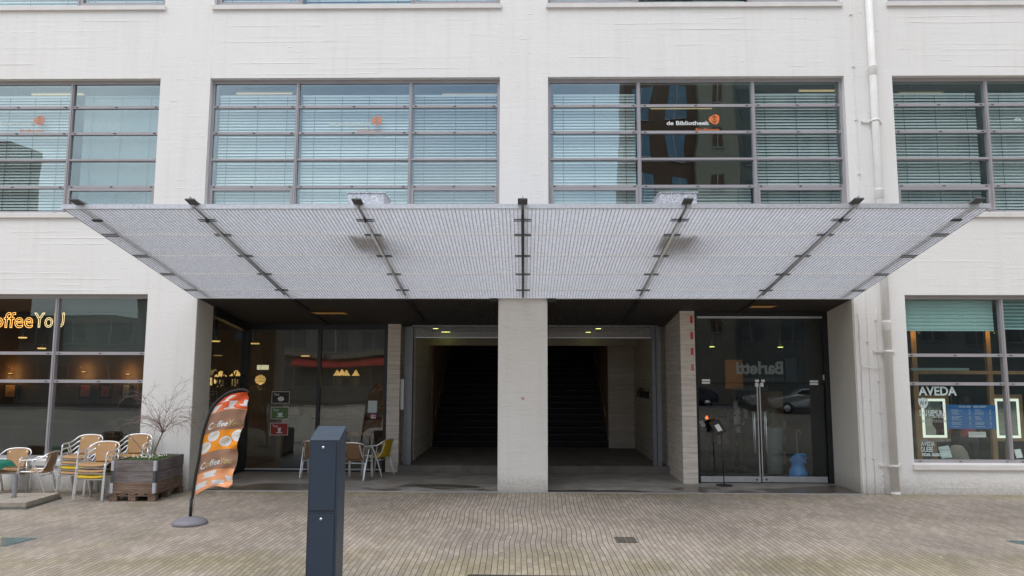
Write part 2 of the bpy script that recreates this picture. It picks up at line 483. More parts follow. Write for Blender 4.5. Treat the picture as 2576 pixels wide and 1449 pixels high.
    fr_.operation = 'FRACT'; lk(dv.outputs[0], fr_.inputs[0]); sb_.operation = 'SUBTRACT'; sb_.inputs[1].default_value = .5; lk(fr_.outputs[0], sb_.inputs[0])
    ab_.operation = 'ABSOLUTE'; lk(sb_.outputs[0], ab_.inputs[0])
    jr.inputs['From Min'].default_value = .43; jr.inputs['From Max'].default_value = .475; lk(ab_.outputs[0], jr.inputs['Value'])
    jm.data_type = 'RGBA'; jm.inputs['B'].default_value = (.035, .026, .018, 1)
    lk(jr.outputs[0], jm.inputs['Factor']); lk(m3.outputs['Result'], jm.inputs['A']); lk(jm.outputs['Result'], b.inputs['Base Color'])
    b.inputs['Roughness'].default_value = .62
    bp.inputs['Strength'].default_value = .7; bp.inputs['Distance'].default_value = .006; bp.invert = True
    lk(br.outputs['Fac'], bp.inputs['Height']); lk(bp.outputs[0], b.inputs['Normal'])
    return m

mb = MB()
mb.quad((-90, -90, 0), (90, -90, 0), (90, 90, 0), (-90, 90, 0))
tag(mb.build('pavement', paving_mat()), kind='structure')

mb = MB()   # road behind the viewer (seen only in reflections)
mb.quad((-90, -24, .004), (90, -24, .004), (90, -15, .004), (-90, -15, .004))
tag(mb.build('road', plain('asphalt', (.05, .05, .05), .8, 0, .2, 4)), kind='structure')
mb = MB(); mb.box(-90, 90, -15, -14.7, 0, .12)
tag(mb.build('kerb', plain('kerb_stone', (.3, .3, .29), .8)), kind='structure')

# concrete porch floor, slightly wet
def porch_mat():
    m, t, b = nm('porch_concrete'); lk = t.links.new
    g, n, n2, r, mx_, r2, mr = nodes(t, 'NewGeometry', 'TexNoise', 'TexNoise', 'ValToRGB', 'Mix', 'ValToRGB', 'MapRange')
    n.inputs['Scale'].default_value = 2.5; n.inputs['Detail'].default_value = 7; lk(g.outputs['Position'], n.inputs['Vector'])
    r.color_ramp.elements[0].position = .3; r.color_ramp.elements[0].color = (.20, .185, .165, 1); r.color_ramp.elements[1].position = .7; r.color_ramp.elements[1].color = (.33, .31, .28, 1)
    lk(n.outputs['Fac'], r.inputs[0])
    # puddle edge: noise plus nearness to the threshold
    mp_ = nodes(t, 'Mapping')[0]; mp_.inputs['Scale'].default_value = (.42, .9, 1); mp_.inputs['Location'].default_value = (.55, .2, 0)
    lk(g.outputs['Position'], mp_.inputs['Vector'])
    n2.inputs['Scale'].default_value = .9; n2.inputs['Detail'].default_value = 3; lk(mp_.outputs[0], n2.inputs['Vector'])
    sp, mr2, ad = nodes(t, 'SeparateXYZ', 'MapRange', 'Math'); lk(g.outputs['Position'], sp.inputs[0])
    mr2.inputs['From Min'].default_value = 14.3; mr2.inputs['From Max'].default_value = 15.6; mr2.inputs['To Min'].default_value = .10; mr2.inputs['To Max'].default_value = -.12
    lk(sp.outputs['Y'], mr2.inputs['Value']); ad.operation = 'ADD'; lk(n2.outputs['Fac'], ad.inputs[0]); lk(mr2.outputs[0], ad.inputs[1])
    r2.color_ramp.elements[0].position = .545; r2.color_ramp.elements[0].color = (0, 0, 0, 1); r2.color_ramp.elements[1].position = .565; r2.color_ramp.elements[1].color = (1, 1, 1, 1)
    lk(ad.outputs[0], r2.inputs[0])
    mx_.data_type = 'RGBA'; mx_.blend_type = 'MULTIPLY'; mx_.inputs['B'].default_value = (.38, .35, .31, 1)
    lk(r2.outputs[0], mx_.inputs['Factor']); lk(r.outputs[0], mx_.inputs['A']); lk(mx_.outputs['Result'], b.inputs['Base Color'])
    mr.inputs['To Min'].default_value = .6; mr.inputs['To Max'].default_value = .28
    lk(r2.outputs[0], mr.inputs['Value']); lk(mr.outputs[0], b.inputs['Roughness'])
    return m
mb = MB(); mb.box(-6.40, 6.36, 14.28, 17.0, -.05, .012)
tag(mb.build('porch_floor', porch_mat()), kind='structure')
mb = MB(); mb.box(-6.40, 6.36, 14.255, 14.279, -.05, .016)
tag(mb.build('threshold', M['dull_alu']), kind='structure')

# ================================================================== BUILDING
FY = 14.3          # facade plane
B = empty('office_building', (0, FY, 0), 'white painted concrete building with grid windows above the canopy', 'building')
WX = [(-13.25, -7.39), (-6.37, -.49), (.48, 6.40), (7.355, 13.2)]
MUL = [(-11.45, -9.25), (-4.61, -2.30), (2.31, 4.61), (9.26, 11.5)]
ZU = (5.40, 8.175)
ZT = (9.74, 12.5)
ZL = (.57, 3.765)
TH = .45
wall = MB()
# columns between the windows
cx = [-15.5, WX[0][0], WX[0][1], WX[1][0], WX[1][1], WX[2][0], WX[2][1], WX[3][0], WX[3][1], 15.5]
CH = 3.70
def wbox(x0, x1, z0, z1): wall.box(x0, x1, FY, FY + TH, z0, z1)
wbox(-15.5, WX[0][0], 0, 14)
wbox(WX[3][1], 15.5, 0, 14)
wbox(WX[0][1], -6.41, 0, CH); wbox(6.37, WX[3][0], 0, CH)
for a, b_ in ((WX[0][1], WX[1][0]), (WX[1][1], WX[2][0]), (WX[2][1], WX[3][0])):
    wbox(a, b_, CH if a != WX[0][1] and a != WX[2][1] else CH, 14)
for i, (a, b_) in enumerate(WX):
    wbox(a, b_, ZT[1], 14)
    wbox(a, b_, ZU[1], ZT[0])
    if i in (0, 3):
        wbox(a, b_, ZL[1], ZU[0]); wbox(a, b_, 0, ZL[0])
        if i == 0: pass
    else:
        wbox(a, b_, CH, ZU[0])
# formwork ledges and hairline steps left in the spandrels
def ledge(x, z, ln, h, pr):
    n = max(3, int(ln / .12)); up = []; 
    vs = []; fs = []
    zc = z; tz = rnd.uniform(-.012, .012)
    for i in range(n + 1):
        t = i / n
        e = math.sin(math.pi * t) ** .5
        zz = zc + tz * t + rnd.uniform(-.0025, .0025)
        d = pr * e * rnd.uniform(.6, 1.1); hh = h * (.4 + .6 * e)
        xx = x + ln * t
        vs += [(xx, FY - .0002, zz + hh * 2.2), (xx, FY - d, zz), (xx, FY + .002, zz - hh * .25)]
    for i in range(n):
        a = i * 3
        fs += [(a, a + 1, a + 4, a + 3), (a + 1, a + 2, a + 5, a + 4)]
    wall.add(vs, fs)
def ledges(x0, x1, z0, z1, n):
    for _ in range(n):
        ln = min(rnd.choice([.15, .3, .5, .8, 1.4, 2.2]) * rnd.uniform(.7, 1.3), (x1 - x0) * .7)
        x = rnd.uniform(x0, x1 - ln); z = rnd.uniform(z0, z1)
        z = z0 + round((z - z0) / .115) * .115 + rnd.uniform(-.012, .012)
        ledge(x, z, ln, rnd.uniform(.003, .009), rnd.uniform(.002, .007))
for i, (a, b_) in enumerate(WX):
    ledges(a + .05, b_ - .05, ZU[1] + .08, ZT[0] - .25, 34)
    if i in (0, 3):
        ledges(a + .05, b_ - .05, ZL[1] + .08, ZU[0] - .25, 46); ledges(a + .05, b_ - .05, .12, .4, 14)
    else:
        ledges(a + .05, b_ - .05, CH + .08, ZU[0] - .25, 20)
for a, b_ in ((WX[0][1], WX[1][0]), (WX[1][1], WX[2][0]), (WX[2][1], WX[3][0])):
    for _ in range(26):
        ln = rnd.uniform(.04, .22); ledge(rnd.uniform(a + .05, b_ - .25), rnd.uniform(4, 9.8), ln, rnd.uniform(.004, .009), rnd.uniform(.003, .008))
# upright joints where the spandrels meet the piers
for a, b_ in WX:
    for xx in (a, b_):
        z = ZU[1] + .02
        while z < ZT[0] - .2:
            h_ = rnd.uniform(.12, .45); x_ = xx + rnd.uniform(-.006, .006)
            if rnd.random() < .8: wall.box(x_ - .003, x_ + .004, FY - rnd.uniform(.002, .005), FY + .001, z, min(z + h_, ZT[0] - .15))
            z += h_ + rnd.uniform(.0, .05)
# wall behind (rest of the block)
wall.box(-15.5, 15.5, 29.5, 29.9, 0, 14)
wall.box(-15.5, -15.1, FY + TH, 29.5, 0, 14); wall.box(15.1, 15.5, FY + TH, 29.5, 0, 14)
wall.box(-15.5, 15.5, FY, 29.9, 14.0, 14.25)
wall_o = wall.build('wall', M['wall'], B)

# pier returns of the recess, pillar
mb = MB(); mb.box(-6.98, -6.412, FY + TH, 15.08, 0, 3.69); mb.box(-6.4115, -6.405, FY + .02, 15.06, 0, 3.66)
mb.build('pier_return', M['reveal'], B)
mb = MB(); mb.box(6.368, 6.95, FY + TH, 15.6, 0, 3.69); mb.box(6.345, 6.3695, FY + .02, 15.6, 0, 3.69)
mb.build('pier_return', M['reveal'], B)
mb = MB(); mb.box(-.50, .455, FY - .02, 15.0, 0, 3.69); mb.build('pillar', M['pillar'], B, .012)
# bits of writing on the pillar: small red-edged sticker
x, z = P(1315, 1002, FY - .03)
mb = MB(); mb.box(x - .035, x + .035, FY - .024, FY - .0205, z - .04, z + .04, 0)
st = mb.build('sticker', M['white']); tag(st, 'tiny white and red sticker halfway up the central pillar', 'sticker')
WL[st.name] = Vector((0, 0, 0))
t1 = fit_text('N', x - .02, x + .025, z - .028, FY - .026, size=.075, bold=.002)
lettering('lettering', [(t1[0], t1[1], 0)], Matrix(), M['red'], st)

# ---------------------------------------------------------------- window builder
TR_U = [0, .205, .40, .60, .80, 1.0]
def window(x0, x1, z0, z1, muls, fr, gl, rows, name='window', thick=None, y=FY + .12, sash=True, sillz=True):
    """rows: z of transom centres. returns the frame part (holds glass etc.)"""
    f = MB()
    fy0, fy1 = y, y + .07
    fw = .055
    f.box(x0, x1, fy0, fy1, z1 - .075, z1); f.box(x0, x1, fy0, fy1, z0, z0 + .06)
    f.box(x0, x0 + fw, fy0 + .001, fy1 - .001, z0 + .06, z1 - .075); f.box(x1 - fw, x1, fy0 + .001, fy1 - .001, z0 + .06, z1 - .075)
    for m_ in muls:
        f.box(m_ - .034, m_ + .034, fy0 - .012, fy1 + .02, z0 + .06, z1 - .075)
        f.box(m_ - .012, m_ + .012, fy0 - .03, fy0 - .012, z0 + .06, z1 - .075)
    xs = [x0 + fw] + sum([[m_ - .034, m_ + .034] for m_ in muls], []) + [x1 - fw]
    for k, zr in enumerate(rows):
        tk = .03
        for i in range(0, len(xs), 2):
            f.box(xs[i], xs[i + 1], fy0 + .006, fy1 - .004, zr - tk, zr + tk)
            if thick == k:
                f.box(xs[i], xs[i + 1], fy0 - .02, fy0 + .006, zr - .018, zr + .012)
            else:
                f.box(xs[i], xs[i + 1], fy0 - .006, fy0 + .006, zr - tk, zr - tk + .012)
                for u in (.04, .5, .96):
                    xc = xs[i] + u * (xs[i + 1] - xs[i])
                    f.box(xc - .022, xc + .022, fy0 - .012, fy0 + .0065, zr - .008, zr + .006, 1)
    if sash:   # opening lights in the bottom row, outer columns
        zt = rows[0] - .03; zb = z0 + .06
        for i in (0, len(xs) - 2):
            a, b_ = xs[i] + .004, xs[i + 1] - .004
            f.box(a, b_, fy0 - .01, fy1, zt - .05, zt - .004); f.box(a, b_, fy0 - .01, fy1, zb + .004, zb + .05)
            f.box(a, a + .045, fy0 - .009, fy1, zb + .05, zt - .05); f.box(b_ - .045, b_, fy0 - .009, fy1, zb + .05, zt - .05)
    for u in (.03, .16, .31, .36, .5, .65, .70, .84, .97):
        xc = x0 + u * (x1 - x0); f.box(xc - .022, xc + .022, fy0 - .008, fy0 + .001, z0 + .02, z0 + .034, 1)
    fo = f.build(name, [fr, M['cap']], B)
    g = MB()
    zs = [z0 + .06] + sum([[r_ - .03, r_ + .03] for r_ in rows], []) + [z1 - .075]
    for i in range(0, len(xs), 2):
        for j in range(0, len(zs), 2):
            g.box(xs[i] - .005, xs[i + 1] + .005, fy0 + .03, fy0 + .036, zs[j] - .005, zs[j + 1] + .005)
    g.build('glass', gl, fo)
    if sillz:
        sl = MB()
        sl.add([(x0 - .03, FY - .05, z0 - .11), (x1 + .03, FY - .05, z0 - .11), (x1 + .03, FY + .13, z0 - .11), (x0 - .03, FY + .13, z0 - .11),
                (x0 - .03, FY - .05, z0 - .02), (x1 + .03, FY - .05, z0 - .02), (x1 + .03, FY + .13, z0 - .001), (x0 - .03, FY + .13, z0 - .001)],
               [(0, 3, 2, 1), (4, 5, 6, 7), (0, 1, 5, 4), (1, 2, 6, 5), (2, 3, 7, 6), (3, 0, 4, 7)])
        sl.build('sill', M['sill'], fo)
    return fo, xs, zs

def blind(parent, x0, x1, z0, z1, y=FY + .26, pitch=.062, ang=52, depth=.060, mat=None, cords=3, jitter=.0):
    """venetian blind: tilted slats with ladder cords"""
    s = MB(); n = int((z1 - z0) / pitch)
    ca, sa = math.cos(R(ang)), math.sin(R(ang))
    for i in range(n):
        z = z1 - (i + .5) * pitch
        dz = rnd.uniform(-jitter, jitter)
        hy, hz = depth / 2 * ca, depth / 2 * sa
        # slightly cambered slat, outer edge low
        pts = [(-hy, -hz), (0, .003), (hy, hz)]
        vs = []
        for xx, ddz in ((x0, -dz), (x1, dz)):
            for (a, b_) in pts: vs.append((xx, y + a, z + b_ + ddz))
            for (a, b_) in pts[::-1]: vs.append((xx, y + a, z + b_ + ddz + .0015))
        s.add(vs, [(0, 1, 7, 6), (1, 2, 8, 7), (3, 4, 10, 9), (4, 5, 11, 10), (0, 6, 11, 5), (2, 3, 9, 8)], 0, False)
    s.box(x0, x1, y - .025, y + .025, z1, z1 + .04)
    s.box(x0, x1, y - .02, y + .02, z0 - .03, z0 - .01)
    for k in range(cords):
        xc = x0 + (x1 - x0) * (.12 + .76 * k / max(1, cords - 1))
        s.box(xc - .004, xc + .004, y - .034, y - .030, z0, z1, 1)
    return s.build('blind', [mat or M['blind'], M['cord']], parent)

rows_u = [5.95, 6.505, 7.063, 7.615]
rows_t = [10.29, 10.845, 11.4, 11.955]
rows_l = [2.06, 2.607]
def logo(parent, x0, x1, zb, y, dx, bright):
    """library lettering: two lines of type and a rounded orange emblem with a cut-out figure"""
    tx = M['white'] if bright else M['pale_vinyl']
    wdt = x1 - x0
    a = fit_text('de Bibliotheek', x0, x0 + wdt * .80, zb, y, size=.118, bold=.0022)
    b_ = fit_text('Eindhoven', x0 + wdt * .545, x0 + wdt * .985, zb - .125, y, size=.088, bold=.0008)
    lettering('lettering', [(a[0], a[1], 0)], Matrix(), [tx], parent)
    lettering('lettering', [(b_[0], b_[1], 0)], Matrix(), [M['orange_vinyl'] if bright else M['orange_pale']], parent)
    e = MB(); cx_, cz_ = x0 + wdt * .90, zb + .115; r0 = .105
    n = 40; pts = []
    for k in range(n):
        th = 2 * math.pi * k / n
        r_ = r0 * (1 + .10 * math.cos(3 * (th - R(55))) + .04 * math.cos(2 * (th - R(30))))
        pts.append((cx_ + r_ * math.cos(th), cz_ + r_ * .97 * math.sin(th)))
    e.prism(pts, y - .002, y)
    dk = 1
    for s_ in (1, -1):
        for q in (1, -1):
            M_ = Matrix.Translation((cx_ + q * .019, 0, cz_ + s_ * .050)) @ Matrix.Rotation(R(q * s_ * 38), 4, 'Y')
            e.box(-.028, .028, y - .004, y - .0025, -.009, .009, 1, M_)
    e.prism([(cx_ + .019 * math.cos(k * .524), cz_ + .019 * math.sin(k * .524)) for k in range(12)], y - .004, y - .0025, 1)
    e.build('emblem', [M['orange_vinyl'], M['black']] if bright else [M['orange_pale'], M['ghost3']], parent)  # pale set carries the pane's sky reflection in its colours

for i, (a, b_) in enumerate(WX):
    fo, xs, zs = window(a, b_, ZU[0], ZU[1], MUL[i], M['frame'], M['glass_up'], rows_u, thick=1)
    ft, xt, zt_ = window(a, b_, ZT[0], ZT[1], MUL[i], M['frame'], M['glass_up'], rows_t, thick=1)
    zl, zh = ZU[0] + .07, 7.86
    cols = [(xs[0], xs[1]), (xs[2], xs[3]), (xs[4], xs[5])]
    for c_, (p, q) in enumerate(cols):
        if i == 2 and c_ == 1:
            blind(fo, p + .03, q - .03, zl, 5.93); continue
        if i == 0 and c_ == 2:
            blind(fo, p + .15, q - .03, zl, zh, ang=84, depth=.066, jitter=.001, mat=plain('shaded_grey_slat', (.30, .36, .37), .6)); continue
        ang = {(1, 0): 60, (1, 1): 64, (1, 2): 47, (2, 0): 66, (2, 2): 56, (3, 0): 56, (3, 1): 62}.get((i, c_), 60)
        blind(fo, p + (.06 if c_ == 0 else .03), q - (.02 if (i, c_) != (3, 0) else .10), zl, zh, ang=ang, cords=3 if c_ != 1 else 4, jitter=.004 if i in (1, 3) else .002)
    for c_, (p, q) in enumerate(cols):
        blind(ft, p + .03, q - .03, ZT[0] + .1, 12.3, ang=60, pitch=.07)
    y = FY + .149
    if i == 1: logo(fo, P(828, 311, y)[0], P(961, 311, y)[0], P(828, 317.5, y)[1], y, 0, False)
    if i == 2: logo(fo, P(1677, 311, y)[0], P(1811, 311, y)[0], P(1677, 314.5, y)[1], y, 0, True)
    if i == 0: logo(fo, P(-21, 311, y)[0], P(112, 311, y)[0], P(50, 317, y)[1], y, 0, False)
    if i == 3: logo(fo, P(2552, 306, y)[0], P(2688, 306, y)[0], P(2560, 305, y)[1], y, 0, False)
L1, lxs, _ = window(WX[0][0], WX[0][1], ZL[0], ZL[1], MUL[0], M['frame'], M['glass_shop'], rows_l, sash=False)
R1, rxs, _ = window(WX[3][0], WX[3][1], ZL[0], ZL[1], MUL[3], M['frame'], M['glass_shop'], rows_l, sash=False)

# ---------------------------------------------------------------- office rooms behind the upper windows
mb = MB()
for z0, z1 in ((5.15, 8.6), (9.5, 12.9)):
    mb.box(-15.1, 15.1, FY + TH, 21, z0, z0 + .1); mb.box(-15.1, 15.1, 21, 21.1, z0, z1)
    mb.box(-15.1, 15.1, FY + TH, 21, z1, z1 + .05, 1)
mb.box(-.1, .1, FY + TH + .01, 20.9, 5.25, 8.59)
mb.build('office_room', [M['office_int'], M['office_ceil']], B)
def tube_light(px0, px1, py, Y):
    x0, z = P(px0, py, Y); x1, _ = P(px1, py, Y)
    z = min(z, 8.5)
    o = empty('ceiling_light', ((x0 + x1) / 2, Y, z), '', 'ceiling light', 'strip lights on the upper floor')
    MB().box(x0, x1, Y - .02, Y + .02, z - .010, z + .006).build('lamp_tube', M['tube'], o)
    MB().box(x0 - .02, x1 + .02, Y - .06, Y + .06, z + .016, z + .05).build('housing', M['dull_alu'], o)
    MB().tube([(x0 + .2, Y, z + .05), (x0 + .2, Y, 8.6)], .004, 5).tube([(x1 - .2, Y, z + .05), (x1 - .2, Y, 8.6)], .004, 5).build('cable', M['dark_steel'], o)
    return o
tube_light(1113, 1252, 239, 15.6)['label'] = 'yellow strip light showing above the blind at the right of the left middle window'
tube_light(1636, 1790, 233, 17.0)['label'] = 'yellow strip light hanging inside the unblinded dark pane'
tube_light(595, 735, 236, 15.6)['label'] = 'faint strip light behind the top left blind beside the first white pier'
tube_light(80, 210, 238, 15.6)['label'] = 'strip light crossing the mullion of the leftmost office window'
tube_light(2010, 2110, 229, 15.6)['label'] = 'strip light behind the right column of the window left of the drainpipe'
tube_light(2262, 2370, 236, 15.6)['label'] = 'strip light in the office window right of the drainpipe'

# ---------------------------------------------------------------- recess: soffit, linings, shopfronts
def sz(Y): return 3.685 - .125 * (Y - FY)
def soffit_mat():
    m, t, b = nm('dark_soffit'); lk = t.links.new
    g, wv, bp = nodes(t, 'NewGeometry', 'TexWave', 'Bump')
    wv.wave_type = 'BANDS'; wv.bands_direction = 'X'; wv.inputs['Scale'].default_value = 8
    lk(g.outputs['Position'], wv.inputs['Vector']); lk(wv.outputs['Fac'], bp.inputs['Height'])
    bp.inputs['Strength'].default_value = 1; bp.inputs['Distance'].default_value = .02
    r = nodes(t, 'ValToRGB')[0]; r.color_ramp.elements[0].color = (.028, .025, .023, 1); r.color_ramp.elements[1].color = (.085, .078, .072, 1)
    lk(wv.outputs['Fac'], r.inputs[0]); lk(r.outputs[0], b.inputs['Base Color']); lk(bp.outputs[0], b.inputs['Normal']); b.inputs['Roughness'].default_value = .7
    return m
mb = MB()
Y0, Y1 = FY + .02, 17.2
mb.add([(-6.44, Y0, sz(Y0)), (6.37, Y0, sz(Y0)), (6.37, Y1, sz(Y1)), (-6.44, Y1, sz(Y1)), (-6.44, Y0, sz(Y0) + .01), (6.37, Y0, sz(Y0) + .01), (6.37, Y1, 3.70), (-6.44, Y1, 3.70)],
       [(0, 3, 2, 1), (4, 5, 6, 7), (0, 1, 5, 4), (1, 2, 6, 5), (2, 3, 7, 6), (3, 0, 4, 7)])
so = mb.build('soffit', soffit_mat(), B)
for X in (-4.54, -2.26, 2.25, 4.53):
    m_ = MB(); m_.add([(X - .035, Y0, sz(Y0) - .03), (X + .035, Y0, sz(Y0) - .03), (X + .035, 16.9, sz(16.9) - .03), (X - .035, 16.9, sz(16.9) - .03), (X - .035, Y0, sz(Y0)), (X + .035, Y0, sz(Y0)), (X + .035, 16.9, sz(16.9)), (X - .035, 16.9, sz(16.9))],
       [(0, 3, 2, 1), (4, 5, 6, 7), (0, 1, 5, 4), (1, 2, 6, 5), (2, 3, 7, 6), (3, 0, 4, 7)]); m_.build('rib', M['black'], so)
M['glow'] = plain('amber_lamp_panel', (.2, .14, .08), .6, emit=(1.0, .50, .12), estr=.07)
for (pa, pb, Y) in ((790, 872, 15.6), (1888, 1948, 14.9)):
    xa = P(pa, 790, Y)[0]; xb = P(pb, 790, Y)[0]
    m_ = MB()
    n = 16
    for k in range(n):
        u0 = xa + (xb - xa) * k / n
        m_.box(u0, u0 + (xb - xa) / n * .62, Y - .2, Y + .2, sz(Y) - .032, sz(Y) - .026)
    m_.build('lamp_panel', M['glow'], so)

# left shopfront (cafe)
SY = 17.0
ZTOP = sz(SY)
sf = MB()
xl = -6.41
sf.box(xl - .08, xl + .07, SY - .12, SY + .03, .012, ZTOP)              # corner post
sf.box(xl + .07, -3.13, SY - .05, SY + .05, ZTOP - .13, ZTOP + .05)       # head
sf.box(xl + .07, -3.21, SY - .045, SY + .045, .012, .05)
sf.box(-4.75, -4.67, SY - .05, SY + .05, .05, ZTOP - .13)
sf.box(-3.21, -3.13, SY - .05, SY + .05, .012, ZTOP - .13)
# side wall frame: rising head beam and sill
sf.add([(xl - .06, 15.08, sz(15.08) - .20), (xl + .06, 15.08, sz(15.08) - .20), (xl + .06, SY - .12, ZTOP - .17), (xl - .06, SY - .12, ZTOP - .17), (xl - .06, 15.08, sz(15.08)), (xl + .06, 15.08, sz(15.08)), (xl + .06, SY - .12, ZTOP), (xl - .06, SY - .12, ZTOP)],
       [(0, 3, 2, 1), (4, 5, 6, 7), (0, 1, 5, 4), (1, 2, 6, 5), (2, 3, 7, 6), (3, 0, 4, 7)])
sf.box(xl - .03, xl + .03, 15.08, SY - .12, .012, .08)
sfo = sf.build('shopfront', M['black_frame'], B)
MB().box(xl + .08, -3.215, SY - .056, SY - .046, .05, .085).build('kick_rail', M['dull_alu'], sfo)
g = MB(); g.box(xl + .07, -4.75, SY - .004, SY + .004, .05, ZTOP - .13); g.box(-4.67, -3.21, SY - .004, SY + .004, .05, ZTOP - .13)
g.build('glass', M['glass_entry'], sfo)
g = MB()
g.add([(xl - .004, 15.08, .08), (xl + .004, 15.08, .08), (xl + .004, SY - .12, .08), (xl - .004, SY - .12, .08), (xl - .004, 15.08, sz(15.08) - .20), (xl + .004, 15.08, sz(15.08) - .20), (xl + .004, SY - .12, ZTOP - .17), (xl - .004, SY - .12, ZTOP - .17)],
       [(0, 3, 2, 1), (4, 5, 6, 7), (0, 1, 5, 4), (1, 2, 6, 5), (2, 3, 7, 6), (3, 0, 4, 7)])
g.build('glass', M['glass_entry'], sfo)
# fine mesh screen behind the left glazing (horizontal lines)
s = MB()
for k in range(120):
    z = 1.30 + k * .016
    s.box(xl + .1, -4.76, SY + .06, SY + .063, z, z + .005)
    s.box(-4.66, -3.22, SY + .06, SY + .063, z, z + .006)
s.build('screen', plain('grey_screen', (.16, .15, .13), .8), sfo)
# dark lettering on the side glass
t1 = text_mesh('CoffeeYou', .46, bold=.012, shear=.1, extrude=.002)
xs_ = [v.co.x for v in t1.vertices]; sc = 1.62 / (max(xs_) - min(xs_))
Mx = Matrix.Translation((xl + .008, 15.16, 1.94)) @ Matrix(((0, 0, 1, 0), (1, 0, 0, 0), (0, 1, 0, 0), (0, 0, 0, 1))) @ Matrix.Diagonal((sc, 1.0, 1, 1))
lettering('lettering', [(t1, Mx, 0)], Matrix(), M['black'], sfo)

# concrete piers left and right of the passage
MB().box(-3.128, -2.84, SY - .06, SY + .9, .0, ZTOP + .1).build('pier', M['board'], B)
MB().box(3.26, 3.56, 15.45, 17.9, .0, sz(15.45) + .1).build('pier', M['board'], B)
mb = MB()
for px, py0, py1, lx in ((1733, 795, 813, 0), (1735, 835, 853, 0), (1737, 875, 893, 0), (1738, 916, 933, 0)):
    x, z0 = P(px, py1, 15.44); _, z1 = P(px, py0, 15.44)
    x = 3.50
    o = MB().box(x - .03, x + .025, 15.447, 15.4495, z0, z1).build('tape_strip', M['red'] if py0 < 900 else plain('faded_red_tape', (.6, .22, .18), .7))
    tag(o, {795: 'highest red tape strip on the concrete pier by the glass doors', 835: 'red tape strip second from the top on the pier by the glass doors',
            875: 'red tape strip third from the top on the pier by the glass doors', 916: 'lowest and palest tape strip on the pier by the glass doors'}[py0], 'tape', 'tape strips down the pier')

# passage with stair
pas = MB()
PY = 17.06
ZC = 3.36
pas.box(-2.84, -2.62, PY + .85, 21.0, .17, ZC)
pas.box(3.08, 3.26, 17.91, 21.0, .17, ZC)
pas.box(2.36, 3.08, 20.88, 21.0, .17, ZC)
pas.box(-2.84, 3.26, PY + .3, 21.0, ZC, ZC + .05)
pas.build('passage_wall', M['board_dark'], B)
MB().box(-2.62, 3.08, 20.45, 20.62, 2.99, ZC).build('lintel', plain('pale_lintel', (.42, .40, .34), .8), B)
MB().box(-2.84, 3.26, SY - .10, 21.0, .012, .17).build('step', plain('worn_step', (.17, .155, .135), .8, 0, .25, 3), B)
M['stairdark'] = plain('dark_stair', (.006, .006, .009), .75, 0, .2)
st = MB()
for k in range(26):
    st.box(-2.56, 2.35, 21.0 + k * .29, 21.0 + (k + 1) * .29, .17 + k * .17, .17 + (k + 1) * .17 - .002 if k else .34)
    st.box(-2.56, 2.35, 21.0 + k * .29 - .01, 21.0 + k * .29 + .02, .17 + (k + 1) * .17 - .012, .17 + (k + 1) * .17 + .001, 1)
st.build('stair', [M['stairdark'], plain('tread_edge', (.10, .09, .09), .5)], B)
mb = MB(); mb.box(-2.85, -2.57, 20.99, 29, .17, 7); mb.box(2.36, 2.6, 21.0, 29, .17, 7); mb.box(-2.85, 2.6, 28.6, 28.8, .17, 7); mb.box(-2.85, 2.6, 21, 29, 7, 7.1)
mb.build('stairwell', plain('brown_stairwell', (.34, .22, .14), .8, 0, .2, 2), B)
for xx in (-2.50, 2.29):
    h = MB(); pts = [(xx, 21.0 + t * .29, 1.05 + t * .17) for t in range(0, 20)]
    h.tube(pts, .014, 6)
    h.build('handrail', plain('brass_rail', (.65, .50, .28), .35, .6), B)
# rolling shutter: box, guides, grille curtain rolled up
MB().box(-2.60, 3.10, PY, PY + .3, 3.30, ZC + .04).build('shutter_box', M['mid_steel'], B)
gr = MB()
for k in range(10):
    z = 3.07 + k * .026
    gr.box(-2.56, 3.06, PY + .10, PY + .106, z, z + .006)
for k in range(70):
    x = -2.5 + k * .08
    gr.box(x, x + .005, PY + .108, PY + .112, 3.07, 3.30)
gr.box(-2.56, 3.06, PY + .085, PY + .125, 3.045, 3.072)
gr.build('shutter_grille', M['dull_alu'], B)
M['rail'] = plain('shutter_rail_grey', (.22, .23, .25), .5, .3)
for a, b_ in ((-2.66, -2.56), (3.03, 3.12)):
    m_ = MB(); m_.box(a, b_, PY - .06, PY + .13, .17, 3.30); m_.box(a - .09, a - .003, PY + .05, PY + .12, .17, 3.30); m_.build('shutter_rail', M['rail'], B)
MB().box(-2.84, -2.76, PY + .0, PY + .05, 1.4, 2.1).build('key_plate', M['dull_alu'], B)
# graffiti-like sign on the passage side wall (illegible dark lettering)
t1 = text_mesh('de Bibliotheek', .36, bold=.008, extrude=.002)
Mx = Matrix.Translation((3.07, 20.3, 1.62)) @ Matrix(((0, 0, -1, 0), (-1, 0, 0, 0), (0, 1, 0, 0), (0, 0, 0, 1))) @ Matrix.Diagonal((.95, 1.0, 1, 1))
wsign = lettering('wall_sign', [(t1, Mx, 0)], Matrix(), M['black'])
tag(wsign, 'dark lettering on the side wall inside the stair passage', 'sign')

